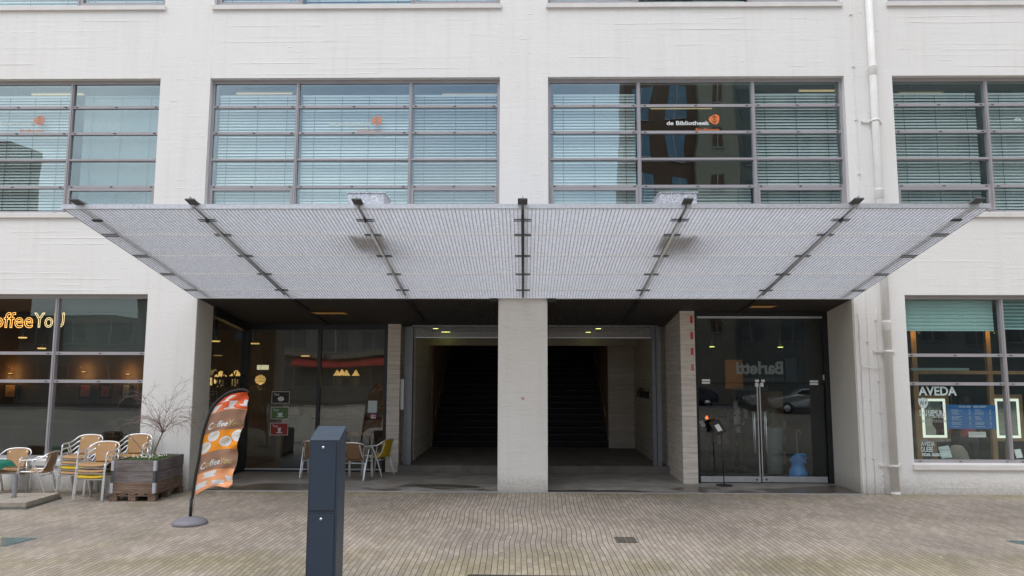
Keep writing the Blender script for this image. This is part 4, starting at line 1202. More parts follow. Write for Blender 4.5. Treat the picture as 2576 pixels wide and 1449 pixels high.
def make_chair(wk):
    o = empty('bistro_chair', (0, 0, 0), 'x', 'chair')
    # continuous double tube: front leg - arm - back hoop - arm - front leg (faces -Y)
    for off, r_ in ((0, .0125),):
        half = [(.262, -.25, 0), (.258, -.225, .30), (.255, -.20, .58), (.262, -.175, .635), (.272, -.12, .655), (.278, .02, .66), (.275, .11, .672), (.258, .19, .705), (.215, .245, .755), (.13, .275, .782), (0, .285, .79)]
        pts = join_smooth(half + [(-p[0], p[1], p[2]) for p in half[-2::-1]], 4)
        m_ = MB(); m_.tube(pts, r_, 8); m_.build('arm_frame', M['alu'], o)
    for s_ in (-1, 1):   # second tube alongside the front leg and the rear leg
        m_ = MB(); m_.tube(join_smooth([(s_ * .236, -.245, .0), (s_ * .234, -.22, .28), (s_ * .232, -.20, .43), (s_ * .225, -.12, .448), (s_ * .215, .12, .44), (s_ * .19, .19, .50), (s_ * .165, .235, .62), (s_ * .15, .262, .74)], 4), .011, 8)
        m_.build('leg', M['alu'], o)
        m_ = MB(); m_.tube(join_smooth([(s_ * .275, .02, .655), (s_ * .262, .10, .48), (s_ * .255, .19, .25), (s_ * .25, .275, 0)], 4), .012, 8)
        m_.tube([(s_ * .232, .10, .45), (s_ * .228, .175, .25), (s_ * .224, .265, .0)], .011, 8)
        m_.build('leg', M['alu'], o)
    MB().tube([(-.24, -.205, .375), (.24, -.205, .375)], .010, 8).build('stretcher', M['alu'], o); MB().tube([(-.235, .14, .36), (.235, .14, .36)], .009, 8).build('stretcher', M['alu'], o)
    # seat: woven sheet wrapped over side tubes
    m_ = MB(); n = 12; k = 10; vs = []
    def grid(fn, nu, nv, th):
        vs = [fn(i / nu, j / nv) for j in range(nv + 1) for i in range(nu + 1)]
        N = len(vs)
        vs2 = [Vector(v) + Vector(th) for v in vs]
        fs = []
        for j in range(nv):
            for i in range(nu):
                a = j * (nu + 1) + i
                fs.append((a, a + 1, a + nu + 2, a + nu + 1)); fs.append((N + a + nu + 1, N + a + nu + 2, N + a + 1, N + a))
        for i in range(nu):
            fs.append((i + 1, i, N + i, N + i + 1)); a = nv * (nu + 1) + i; fs.append((a, a + 1, N + a + 1, N + a))
        for j in range(nv):
            a = j * (nu + 1); fs.append((a, a + nu + 1, N + a + nu + 1, N + a)); a += nu; fs.append((a + nu + 1, a, N + a, N + a + nu + 1))
        return vs + vs2, fs
    def seat(u, v):
        x = (u - .5) * .46; y = -.225 + v * .40
        z = .455 - .014 * math.sin(math.pi * u) - .012 * v - (.03 * max(0, (.1 - v) / .1) ** 2)
        return (x, y, z)
    vv, ff = grid(seat, 12, 12, (0, 0, -.022)); m_.add(vv, ff, 0, True)
    m_.build('seat', wk, o)
    def back(u, v):
        wv = .155 + .045 * v
        x = (u - .5) * 2 * wv
        y = .175 + v * .095 + .03 * (1 - (2 * u - 1) ** 2) ** .8 * .8
        z = .44 + v * .345 + (.018 * (1 - (2 * u - 1) ** 2) if v > .9 else 0)
        return (x, y, z)
    m_ = MB(); vv, ff = grid(back, 12, 14, (0, -.014, 0)); m_.add(vv, ff, 0, True)
    m_.build('backrest', wk, o)
    return o
proto = {k: make_chair(M[m]) for k, m in (('tan', 'wk'), ('yellow', 'wky'), ('brown', 'wkd'))}
used = {}
def chair(kind, x, y, z, rz, lab, group):
    c = copy_tree(proto[kind])
    c.location = (x, y, z); c.rotation_euler = (0, 0, R(rz)); c['label'] = lab; c['group'] = group
    return c
sx, sy = -7.575, 13.26
col = ['yellow', 'tan', 'tan']
nmz = ['yellow seated bistro chair, lowest in the stack beside the planter', 'tan bistro chair in the middle of the front stack beside the planter', 'tan bistro chair on top of the front stack beside the planter']
for k in range(3): chair(col[k], sx - .003 * k, sy + .012 * k, .098 * k, 0, nmz[k], 'stacked bistro chairs under the cafe window')
sx, sy = -8.20, 13.78
col = ['tan', 'yellow', 'tan', 'tan']
nmz = ['tan bistro chair at the bottom of the left stack', 'yellow seated bistro chair in the left stack', 'tan bistro chair second from the top of the left stack', 'tan bistro chair on top of the left stack']
for k in range(4): chair(col[k], sx, sy + .012 * k, .090 * k, 0, nmz[k], 'stacked bistro chairs under the cafe window')
sx, sy = -7.30, 13.88
col = ['tan', 'yellow', 'yellow', 'tan']
nmz = ['tan bistro chair at the bottom of the rear stack behind the planter', 'lower yellow bistro chair in the rear stack behind the planter', 'upper yellow bistro chair in the rear stack behind the planter', 'tan bistro chair on top of the rear stack behind the planter']
for k in range(4): chair(col[k], sx, sy + .012 * k, .092 * k, 6, nmz[k], 'stacked bistro chairs under the cafe window')
chair('tan', -8.93, 13.70, 0, -82, 'single tan bistro chair turned sideways to the green covered table', 'chairs at the green table')
chair('tan', -9.62, 13.95, 0, 8, 'tan bistro chair behind the green covered table, cut by the left edge', 'chairs at the green table')
chair('brown', -3.50, 15.72, .012, 172, 'brown bistro chair seen from behind in the porch, right of the blue cabinet', 'chairs in the porch')
chair('yellow', -3.18, 16.35, .012, -112, 'yellow bistro chair in the porch corner by the concrete pier', 'chairs in the porch')
chair('brown', -4.47, 16.1, .012, 176, 'brown bistro chair in the porch half hidden behind the blue cabinet', 'chairs in the porch')
for k, p in proto.items():
    for ch in list(p.children): bpy.data.objects.remove(ch)
    bpy.data.objects.remove(p)

# --- cafe table with green cloth (at the left edge)
TX, TY = -9.72, 13.35
o = empty('cafe_table', (TX, TY, 0), 'round cafe table under a green cloth at the left edge of the picture', 'table')
m_ = MB(); m_.lathe([(.33, .60), (.34, .612), (.33, .622), (0, .622)], TX, TY, 0, 32); m_.build('tabletop', M['dull_alu'], o)
m_ = MB(); m_.tube([(TX, TY, .02), (TX, TY, .60)], .028, 12)
m_.build('leg', M['alu'], o)
m_ = MB()
for k in range(4):
    a = R(45 + 90 * k); m_.tube([(TX, TY, .09), (TX + .28 * math.cos(a), TY + .28 * math.sin(a), .012)], .016, 8)
m_.build('base', M['alu'], o)
vs = []; fs = []; n = 64; rings = [0, .12, .24, .345, .36, .37, .378, .385]
for j, rr in enumerate(rings):
    for k in range(n):
        a = 2 * math.pi * k / n
        drop = 0 if rr < .345 else (rr - .345) / .04
        fold = math.sin(a * 9) * .5 + math.sin(a * 5 + 1) * .5
        hang = .05 + .055 * max(0, math.sin(a * 2 + 2.6)) + .02 * math.sin(a * 7)
        r_ = rr + (.030 * fold * drop)
        vs.append((TX + r_ * 1.38 * math.cos(a), TY + r_ * 1.05 * math.sin(a), .632 - drop * hang + .004 * math.sin(a * 6 + rr * 20) + (0.003 * rnd.random())))
for j in range(len(rings) - 1):
    for k in range(n): fs.append((j * n + k, j * n + (k + 1) % n, (j + 1) * n + (k + 1) % n, (j + 1) * n + k))
m_ = MB(); m_.add(vs, fs, 0, True); tc_o = m_.build('tablecloth', plain('green_cloth', (.01, .17, .11), .7, 0, .25, 9, .4, 25))
tag(tc_o, 'crumpled green cloth lying over the round cafe table', 'tablecloth')
q = tc_o.modifiers.new('thickness', 'SOLIDIFY'); q.thickness = .004

# --- parasol base of four slabs with steel tube
PXc, PYc = -8.72, 12.80
o = empty('parasol_base', (PXc, PYc, 0), 'parasol foot of four concrete slabs around a grey steel tube', 'parasol base')
M['slab'] = plain('concrete_slab', (.34, .30, .25), .85, 0, .18, 8, .4, 50)
piv = Matrix.Translation((PXc, PYc, 0)) @ Matrix.Rotation(R(3), 4, 'Z')
for i in (0, 1):
    for j in (0, 1):
        m_ = MB(); m_.box(-.50 + i * .505, -.005 + i * .505, -.50 + j * .505, -.005 + j * .505, .028, .105 + .004 * i, 0, piv); m_.build('slab', M['slab'], o, .008)
m_ = MB(); m_.box(-.52, .52, -.52, .52, .008, .027, 0, piv)
m_.box(-.03, .03, -.03, .03, .03, .13, 0, piv); m_.build('frame', plain('green_grey_steel', (.20, .22, .20), .5, .4), o)
m_ = MB(); m_.tube([(PXc, PYc, .11), (PXc, PYc, .50)], .036, 18, cap=False); m_.tube([(PXc, PYc, .11), (PXc, PYc, .48)], .031, 18); m_.build('tube', M['mid_steel'] if 0 else plain('zinc_tube', (.33, .34, .36), .45, .5, .12, 12), o)

# --- planter of pallet collars
PLx0, PLx1, PLy0, PLy1 = -7.235, -6.44, 13.09, 14.14
M['oldwood'] = None
def oldwood(name, c0, c1):
    m, t, b = nm(name); lk = t.links.new
    g, mp_, n, r, n2, r2, mx_, bp = nodes(t, 'NewGeometry', 'Mapping', 'TexNoise', 'ValToRGB', 'TexNoise', 'ValToRGB', 'Mix', 'Bump')
    mp_.inputs['Scale'].default_value = (1.2, 1.2, 22); lk(g.outputs['Position'], mp_.inputs['Vector'])
    n.inputs['Scale'].default_value = 2.2; n.inputs['Detail'].default_value = 8; n.inputs['Roughness'].default_value = .6; n.inputs['Distortion'].default_value = .4; lk(mp_.outputs[0], n.inputs['Vector'])
    r.color_ramp.elements[0].position = .3; r.color_ramp.elements[0].color = c0 + (1,); r.color_ramp.elements[1].position = .68; r.color_ramp.elements[1].color = c1 + (1,)
    lk(n.outputs['Fac'], r.inputs[0])
    n2.inputs['Scale'].default_value = 3; n2.inputs['Detail'].default_value = 5; lk(g.outputs['Position'], n2.inputs['Vector'])
    r2.color_ramp.elements[0].position = .35; r2.color_ramp.elements[0].color = (.55, .55, .5, 1); r2.color_ramp.elements[1].position = .6; r2.color_ramp.elements[1].color = (1, 1, 1, 1)
    lk(n2.outputs['Fac'], r2.inputs[0]); mx_.data_type = 'RGBA'; mx_.blend_type = 'MULTIPLY'; mx_.inputs['Factor'].default_value = .8
    lk(r.outputs[0], mx_.inputs['A']); lk(r2.outputs[0], mx_.inputs['B']); lk(mx_.outputs['Result'], b.inputs['Base Color'])
    lk(n.outputs['Fac'], bp.inputs['Height']); bp.inputs['Strength'].default_value = .6; bp.inputs['Distance'].default_value = .008; lk(bp.outputs[0], b.inputs['Normal'])
    b.inputs['Roughness'].default_value = .85
    return m
M['ow1'] = oldwood('weathered_grey_wood', (.10, .085, .080), (.27, .235, .23))
M['ow2'] = oldwood('weathered_brown_wood', (.10, .06, .04), (.28, .19, .14))
pl = empty('pallet', ((PLx0 + PLx1) / 2, (PLy0 + PLy1) / 2, 0), 'old wooden pallet under the planter against the wall', 'pallet')
m_ = MB()
for y0 in (PLy0, (PLy0 + PLy1) / 2 - .05, PLy1 - .10):
    for x0 in (PLx0, (PLx0 + PLx1) / 2 - .07, PLx1 - .12): MB().box(x0, x0 + .13, y0, y0 + .10, .0, .088).build('block', M['ow2'], pl)
m_ = MB()
for y0 in (PLy0 + .002, (PLy0 + PLy1) / 2 - .06, PLy1 - .122): m_.box(PLx0 - .01, PLx1 + .01, y0, y0 + .12, .089, .108)
for k in range(5):
    x0 = PLx0 + k * .165; m_.box(x0, x0 + .12, PLy0 - .005, PLy1 + .005, .109, .128)
m_.build('deck', M['ow2'], pl)
o = empty('planter_box', ((PLx0 + PLx1) / 2, (PLy0 + PLy1) / 2, .13), 'grey wooden planter of three stacked pallet collars with zinc hinges', 'planter')
for k in range(3):
    z0 = .130 + k * .192; z1 = z0 + .189; ins = (.0, .004, -.001)[k]; t_ = .022
    a, b_, c_, d_ = PLx0 + ins, PLx1 - ins, PLy0 + ins, PLy1 - ins
    m_ = MB()
    m_.box(a, b_, c_, c_ + t_, z0, z1); m_.box(a, b_, d_ - t_, d_, z0, z1); m_.box(a, a + t_, c_ + t_, d_ - t_, z0, z1); m_.box(b_ - t_, b_, c_ + t_, d_ - t_, z0, z1)
    cl = m_.build('collar', M['ow2'] if k == 0 else M['ow1'], o, .004)
    h = MB()
    for (xx, s_) in ((a, 1), (b_, -1)):
        xa, xb = sorted((xx, xx + s_ * .05))
        if k != 1:
            h.box(xa, xb, c_ - .004, c_ - .0005, z0 + .01, z1 - .005, 0)
            for q in range(6): h.box(xa + .005, xb - .005, c_ - .008, c_ - .004, z0 + .02 + q * .028, z0 + .034 + q * .028)
        else:
            h.box(xa, xb, c_ - .004, c_ - .0005, z0 + .01, z1 - .005, 1)
    if k != 1:
        h.box(b_ + .0005, b_ + .004, c_, c_ + .05, z0 + .01, z1 - .005)
        for q in range(6): h.box(b_ + .004, b_ + .008, c_ + .005, c_ + .045, z0 + .02 + q * .028, z0 + .034 + q * .028)
    else: h.box(b_ + .0005, b_ + .004, c_, c_ + .05, z0 + .01, z1 - .005, 1)
    h.build('hinge', [M['galv'], M['dark_steel']], cl)
def soilmat():
    return plain('mossy_soil', (.055, .085, .022), .95, 0, .6, 14, .8, 40)
m_ = MB(); nx, ny = 24, 30; vs = []
for j in range(ny + 1):
    for i in range(nx + 1):
        u, v = i / nx, j / ny
        vs.append((PLx0 + .023 + u * (PLx1 - PLx0 - .046), PLy0 + .023 + v * (PLy1 - PLy0 - .046), .675 + .03 * math.sin(math.pi * u) * math.sin(math.pi * v) + rnd.uniform(-.007, .007)))
m_.add(vs, [(j * (nx + 1) + i, j * (nx + 1) + i + 1, (j + 1) * (nx + 1) + i + 1, (j + 1) * (nx + 1) + i) for j in range(ny) for i in range(nx)], 0, True)
m_.build('soil', soilmat(), o)
# white flowers and low leaves
m_ = MB(); rf = random.Random(3)
for _ in range(900):
    x = rf.uniform(PLx0 + .05, PLx1 - .05); y = rf.uniform(PLy0 + .05, PLy1 - .1); z = .69 + rf.uniform(-.01, .03)
    s_ = rf.uniform(.010, .022); a = rf.uniform(0, 6.28); d = Vector((math.cos(a), math.sin(a), rf.uniform(.2, .9))).normalized(); e_ = d.cross(Vector((0, 0, 1))).normalized() * s_ * .35
    p = Vector((x, y, z)); m_.add([p, p + d * s_ + e_, p + d * s_ * 2, p + d * s_ - e_], [(0, 1, 2, 3)], 0)
m_g = m_.build('ground_cover', plain('green_leaf', (.07, .12, .03), .6, 0, .4, 20)); tag(m_g, 'low green leaves carpeting the planter soil', 'ground cover', None, 'stuff')
m_ = MB()
for _ in range(170):
    x = rf.gauss(-6.80, .17); y = rf.gauss(13.55, .24)
    if not (PLx0 + .04 < x < PLx1 - .04 and PLy0 + .04 < y < PLy1 - .06): continue
    z = .715 + rf.uniform(0, .045); n_ = Vector((rf.uniform(-.5, .5), rf.uniform(-.9, .1), 1)).normalized(); t_ = n_.orthogonal().normalized(); b2 = n_.cross(t_)
    r_ = rf.uniform(.009, .015); p = Vector((x, y, z))
    vs = [p]; 
    for k in range(10):
        rr = r_ * (1 if k % 2 == 0 else .55); a = k * math.pi / 5; vs.append(p + (t_ * math.cos(a) + b2 * math.sin(a)) * rr + n_ * .003)
    m_.add(vs, [(0, k + 1, (k + 1) % 10 + 1) for k in range(10)], 0)
    m_.add([p + n_ * .004 + (t_ * math.cos(a) + b2 * math.sin(a)) * .0028 for a in (0, 1.57, 3.14, 4.71)], [(0, 1, 2, 3)], 1)
fl = m_.build('flowers', [plain('white_petal', (.80, .80, .74), .6), plain('yellow_eye', (.6, .45, .05), .6)]); tag(fl, 'small white flowers scattered over the planter', 'flowers', None, 'stuff')

# --- bare little tree in the planter
rt = random.Random(12)
tx, ty = -6.78, 13.55
tr = empty('bare_tree', (tx, ty, .68), 'small leafless weeping tree with a tangle of thin reddish twigs in the planter', 'tree')
def t2(px, py, y): x, z = P(px, py, y); return Vector((x, y, z))
top = t2(409, 1089, ty)
m_ = MB(); m_.tube(join_smooth([(t2(386, 1150, ty)), (t2(391, 1130, ty)), (t2(401, 1107, ty)), top], 5), [.015] * 5 + [.014] * 5 + [.013] * 5 + [.016], 8)
m_.build('trunk', plain('greenish_bark', (.15, .14, .07), .8, 0, .25, 30), tr)
tw = MB()
def twig(p, d, ln, r, depth, droop):
    pts = [p.copy()]; dd = d.normalized(); n = 7
    for k in range(n):
        dd = (dd + Vector((rt.uniform(-.20, .20), rt.uniform(-.20, .20), rt.uniform(-.15, .15) - droop * (k / n)))).normalized()
        p = p + dd * ln / n; pts.append(p)
    tw.tube(join_smooth(pts, 2), [r * (1 - .75 * i / (len(pts) * 2 - 2)) for i in range((len(pts) - 1) * 2 + 1)], 5)
    if depth > 0:
        for k in range(rt.randint(4, 6)):
            i = rt.randint(2, n)
            side = Vector((rt.uniform(-1, 1), rt.uniform(-1, 1), rt.uniform(-.4, .6)))
            base = (pts[i] - pts[i - 1]).normalized()
            twig(pts[i], base * .8 + side * .8, ln * rt.uniform(.35, .62), r * .5, depth - 1, droop * 1.1)
for k in range(15):
    a = 2 * math.pi * k / 15 + rt.uniform(-.25, .25)
    up = rt.uniform(.35, 1.5); ln = rt.uniform(.50, .85)
    twig(top, Vector((math.cos(a) * 1.1, math.sin(a) * .7, up)), ln, .0065, 2, .38)
twig(top, Vector((.22, -.1, 1)), .85, .0070, 2, .05); twig(top, Vector((-.35, 0, 1)), .62, .006, 2, .1); twig(top, Vector((-1, 0, .5)), .70, .0065, 2, .3)
tw.build('crown', plain('reddish_twig', (.25, .17, .155), .75, 0, .3, 30), tr)
m_ = MB(); m_.tube(join_smooth([t2(371, 1148, 13.4), t2(352, 1125, 13.4), t2(330, 1100, 13.4), t2(310, 1082, 13.4)], 4), [.005] * 13, 5)
tag(m_.build('twig', M['brown_int']), 'single thin bare stem leaning left out of the planter', 'plant')

# --- ground plates
def plate(pts, name, lab, cat, mat, z=.006):
    m_ = MB(); n = len(pts)
    m_.add([(x, y, -.02) for x, y in pts] + [(x, y, z) for x, y in pts], [tuple(range(n, 2 * n))] + [(i, (i + 1) % n, n + (i + 1) % n, n + i) for i in range(n)])
    o = m_.build(name, mat); return tag(o, lab, cat)
M['fglass'] = plain('floor_glass', (.12, .19, .19), .12, 0, .1, 3)
ff = MB()
a = plate([(-7.6, 10.24), (-6.62, 10.24), (-6.70, 9.76), (-7.6, 9.76)], 'floor_light', 'teal glass floor light set in the paving at the left edge', 'floor light', M['fglass'], .008)
a = plate([(6.55, 10.44), (7.6, 10.44), (7.6, 9.9), (6.75, 9.9)], 'floor_light', 'teal glass floor light set in the paving at the right edge', 'floor light', M['fglass'], .008)
for (x0, x1, y0, y1) in ((-7.62, -6.60, 9.72, 10.28), (6.52, 7.62, 9.86, 10.48)): pass
dg = empty('drain_grate', (1.38, 10.35, 0), 'small square iron drain grate in the paving right of centre', 'drain')
m_ = MB(); m_.box(1.245, 1.515, 10.20, 10.50, -.02, .003); m_.build('pit', M['black'], dg)
m_ = MB(); m_.box(1.24, 1.52, 10.19, 10.205, .0, .010); m_.box(1.24, 1.52, 10.495, 10.51, .0, .010); m_.box(1.24, 1.255, 10.205, 10.495, 0, .010); m_.box(1.505, 1.52, 10.205, 10.495, 0, .010)
for k in range(6): m_.box(1.255, 1.505, 10.235 + k * .045, 10.255 + k * .045, .003, .009)
m_.box(1.37, 1.39, 10.205, 10.495, .009, .011)
m_.build('grate', plain('rusty_iron', (.17, .15, .125), .7, .4, .3, 20), dg)
plate([(-.62, 8.58), (.75, 8.55), (.80, 8.2), (-.7, 8.2)], 'inspection_cover', 'dark iron cover cut by the bottom edge of the picture', 'cover', plain('dark_iron', (.05, .042, .035), .6, .3, .2, 10), .005)
# scattered litter: bits of leaf and paper
rl = random.Random(5)
for k in range(26):
    x, y = rl.uniform(-6, 8), rl.uniform(8.8, 14.0); r_ = rl.uniform(.008, .022); a0 = rl.uniform(0, 6)
    pts = [(x + r_ * rl.uniform(.5, 1) * math.cos(a0 + q * 1.05), y + r_ * rl.uniform(.5, 1) * math.sin(a0 + q * 1.05)) for q in range(6)]
    m_ = MB(); m_.add([(p[0], p[1], .004 + rl.uniform(0, .006)) for p in pts], [tuple(range(6))]); 
    lt = m_.build('litter', M['white'] if k % 3 == 0 else M['sill'])
    tag(lt, 'tiny pale scrap of litter lying on the paving', 'litter', 'scraps of litter on the paving')

# ================================================================== SIGNS AND THINGS ON / BEHIND THE GLASS
GY = FY + .149
# three cafe stickers
def sticker(px0, px1, py0, py1, Y, mat, lab, group, kind):
    x0, z1 = P(px0, py0, Y); x1, z0 = P(px1, py1, Y)
    m_ = MB(); m_.box(x0, x1, Y, Y + .003, z0, z1)
    m_.box(x0 + .012, x1 - .012, Y - .0015, Y - .0001, z0 + .012, z1 - .012, 1)
    o = m_.build('window_sticker', [M['sill'], mat]); tag(o, lab, 'sticker', group)
    WL[o.name] = Vector((0, 0, 0))
    w_ = x1 - x0; h_ = z1 - z0
    t_ = fit_text('Your', x0 + .05, x0 + .05 + w_ * .32, z1 - .095, Y - .004, size=.085, bold=.001)
    lettering('lettering', [(t_[0], t_[1], 0)], Matrix(), M['sill'], o)
    c_ = MB(); cx_, cz_ = x0 + w_ * .52, z0 + h_ * .38
    if kind == 'bun':
        c_.prism([(cx_ + .075 * math.cos(k * .393), cz_ + .055 * math.sin(k * .393)) for k in range(16)], Y - .004, Y - .002)
    elif kind == 'cup':
        c_.prism([(cx_ - .065, cz_ + .04), (cx_ - .04, cz_ - .03), (cx_ + .04, cz_ - .03), (cx_ + .065, cz_ + .04)], Y - .004, Y - .002)
        c_.prism([(cx_ + .085 * math.cos(k * .393), cz_ - .045 + .012 * math.sin(k * .393)) for k in range(16)], Y - .0045, Y - .002)
    else:
        c_.prism([(cx_ - .04, cz_ + .065), (cx_ - .025, cz_ - .03), (cx_ + .025, cz_ - .03), (cx_ + .04, cz_ + .065)], Y - .004, Y - .002)
        c_.prism([(cx_ + .075 * math.cos(k * .393), cz_ - .045 + .014 * math.sin(k * .393)) for k in range(16)], Y - .0045, Y - .002)
    c_.build('cup_print', M['white'], o)
    return o
YS = SY - .012
sticker(684, 728, 984.6, 1015, YS, plain('sticker_brown', (.035, .022, .018), .6), 'dark brown square sticker, top of the three on the cafe glass', 'square stickers on the cafe glass', 'bun')
sticker(682, 726, 1023.7, 1054.6, YS, plain('sticker_green', (.11, .20, .07), .6), 'green square sticker with cup, middle of the three on the cafe glass', 'square stickers on the cafe glass', 'cup')
sticker(680, 724, 1063.7, 1095, YS, plain('sticker_red', (.38, .035, .03), .6), 'red square sticker with tall cup, lowest of the three on the cafe glass', 'square stickers on the cafe glass', 'mug')
x0, z1 = P(926, 1008, YS); x1, z0 = P(948, 1038, YS)
m_ = MB(); m_.box(x0, x1, YS, YS + .003, z0, z1)
for k in range(12): m_.box(x0 + .02, x1 - rnd.uniform(.02, .08), YS - .001, YS - .0002, z1 - .03 - k * .019, z1 - .024 - k * .019, 1)
tag(m_.build('notice_sheet', [M['pale_vinyl'], M['dull_alu']]), 'white sheet of small print taped on the right cafe pane', 'notice')
x0, z1 = P(932, 1040, YS); x1, z0 = P(946, 1053, YS)
m_ = MB(); m_.box(x0, x1, YS, YS + .003, z0, z1); m_.box(x0 + .008, x1 - .008, YS - .001, YS - .0002, z0 + .006, z0 + .03, 1)
yo = m_.build('year_sticker', [plain('magenta', (.38, .02, .14), .6), M['white']]); tag(yo, 'small magenta sticker reading 2014 under the white sheet', 'sticker'); WL[yo.name] = Vector((0, 0, 0))
t_ = fit_text('2014', x0 + .01, x1 - .01, z0 + .045, YS - .003, size=.06, bold=.002); lettering('lettering', [(t_[0], t_[1], 0)], Matrix(), M['white'], yo)

# neon sign in the left window
ny = FY + .42
me1, M1 = fit_text('Coffee', P(-52, 800, ny)[0], P(84, 800, ny)[0], P(100, 824, ny)[1], ny, size=.44, outline=.0055)
me2, M2 = fit_text('YoU', P(86, 800, ny)[0], P(162, 800, ny)[0], P(100, 823, ny)[1], ny, size=.42, outline=.0055)
no_ = lettering('neon_sign', [(me1, M1, 0), (me2, M2, 1)], Matrix(), [M['neon_o'], M['neon_y']])
tag(no_, 'glowing orange and yellow outline letters hanging inside the left ground floor window', 'neon sign')

# fine blind in the right part of that window, and a dark screen behind
s = MB()
z = 2.66
while z < 3.66:
    s.box(-9.2, -7.47, FY + .30, FY + .303, z, z + .010); z += .022
s.build('blind', plain('dark_slat', (.10, .12, .11), .6), L1)

def point(x, y, z, e, col, r=.06):
    d = bpy.data.lights.new('lamp_light', 'POINT'); d.energy = e; d.color = col; d.shadow_soft_size = r
    o = bpy.data.objects.new('lamp_light', d); C.objects.link(o); o.location = (x, y, z); return o
def attach(o, parent):
    o.location = Vector(o.location) - wl(parent); o.parent = parent
# picture wall inside the cafe
WYY = 19.95
for k, (px, py, lab) in enumerate(((31, 940, 'leftmost warm wall lamp above a picture in the cafe'), (215, 936, 'warm wall lamp above the red picture in the cafe'), (325, 942, 'warm wall lamp at the right end of the cafe picture wall'))):
    x, z = P(px, py, WYY)
    o = empty('wall_lamp', (x, WYY, z), lab, 'wall lamp', 'warm lamps on the cafe wall')
    MB().box(x - .05, x + .05, WYY - .12, WYY, z - .03, z + .0).build('shade', M['black'], o)
    MB().box(x - .035, x + .035, WYY - .11, WYY - .02, z + .001, z + .012).build('bulb', M['lamp_y'], o)
    l = point(x, WYY - .14, z + .12, 2.2, (1, .5, .16)); attach(l, o)
    l = point(x, WYY - .16, z - .12, 3.0, (1, .55, .2)); attach(l, o)
pc = [plain('picture_dark', (.03, .02, .018), .5), plain('picture_red', (.16, .04, .03), .5, 0, .5, 9), plain('picture_grey', (.12, .11, .10), .5, 0, .5, 9), plain('picture_tan', (.30, .18, .09), .5, 0, .5, 9)]
for k, (a, b_, lab) in enumerate(((11, 41, 'dark framed picture under the leftmost cafe wall lamp'), (200, 229, 'framed picture with a red patch under a wall lamp'), (251, 279, 'dark picture between the two lamps on the cafe wall'), (306, 328, 'narrow tan picture under the right cafe wall lamp'))):
    x0, z1 = P(a, 964, WYY - .03); x1, z0 = P(b_, 1003, WYY - .03)
    o = empty('picture', ((x0 + x1) / 2, WYY - .03, z0), lab, 'picture', 'framed pictures on the cafe wall')
    MB().box(x0, x1, WYY - .04, WYY - .005, z0, z1).build('frame', M['black'], o)
    MB().box(x0 + .05, x1 - .05, WYY - .046, WYY - .041, z0 + .05, z1 - .05).build('print', pc[(k + 3) % 4] if k != 1 else pc[1], o)
# dark wooden stools/chairs and tables in the cafe
def inner_chair(x, y, lab, rz=0, h=.46):
    o = empty('wooden_chair', (x, y, 0), lab, 'chair', 'dark chairs inside the cafe')
    r_ = Matrix.Translation((x, y, 0)) @ Matrix.Rotation(R(rz), 4, 'Z')
    mm = plain('dark_wood', (.035, .02, .014), .5)
    MB().box(-.2, .2, -.2, .2, h - .03, h, 0, r_).build('seat', mm, o)
    m_ = MB()
    m_.box(-.19, .19, .17, .2, h + .22, h + .45, 0, r_); m_.box(-.19, -.16, .17, .2, h, h + .22, 0, r_); m_.box(.16, .19, .17, .2, h, h + .22, 0, r_); m_.build('backrest', mm, o)
    for sx_ in (-1, 1):
        for sy_ in (-1, 1):
            MB().tube([r_ @ Vector((sx_ * .17, sy_ * .17, h - .03)), r_ @ Vector((sx_ * .20, sy_ * .2, .01))], [.018, .014], 6).build('leg', mm, o)
inner_chair(-9.6, 18.2, 'tall dark chair inside the cafe near the window mullion', 70, .62)
inner_chair(-8.6, 18.6, 'dark chair inside the cafe under the red picture', 0, .62)
inner_chair(-7.6, 18.4, 'dark chair inside the cafe nearest the porch glass', -60, .62)
for (x, y, lab) in ((-9.0, 17.6, 'round dark table inside the cafe behind the stacked chairs'), (-4.2, 18.6, 'round dark table inside the cafe behind the porch glazing')):
    o = empty('bistro_table', (x, y, 0), lab, 'table', 'tables inside the cafe')
    m_ = MB(); m_.lathe([(.38, .70), (.39, .715), (.38, .73), (0, .73)], x, y, 0, 24); m_.build('tabletop', M['wood'], o)
    m_ = MB(); m_.lathe([(.22, 0.011), (.22, .03), (.03, .06), (.025, .70)], x, y, 0, 16); m_.build('pedestal', M['black'], o)
# counter with lit shelves
o = empty('counter', (-5.2, 19.2, 0), 'wooden cafe counter seen dimly through the porch glazing', 'counter')
MB().box(-6.3, -3.3, 18.95, 19.5, 0.011, 1.05).build('front', plain('dim_wood', (.16, .09, .05), .6, 0, .3, 3), o)
MB().box(-6.4, -3.25, 18.9, 19.55, 1.051, 1.10).build('worktop', M['black'], o)
m_ = MB()
for k in range(5): m_.box(-6.2 + k * .55, -5.75 + k * .55, 19.0, 19.3, 1.101, 1.35 + .05 * (k % 2))
m_.build('display_case', plain('pale_case', (.28, .24, .18), .4, 0, .3, 5), o)
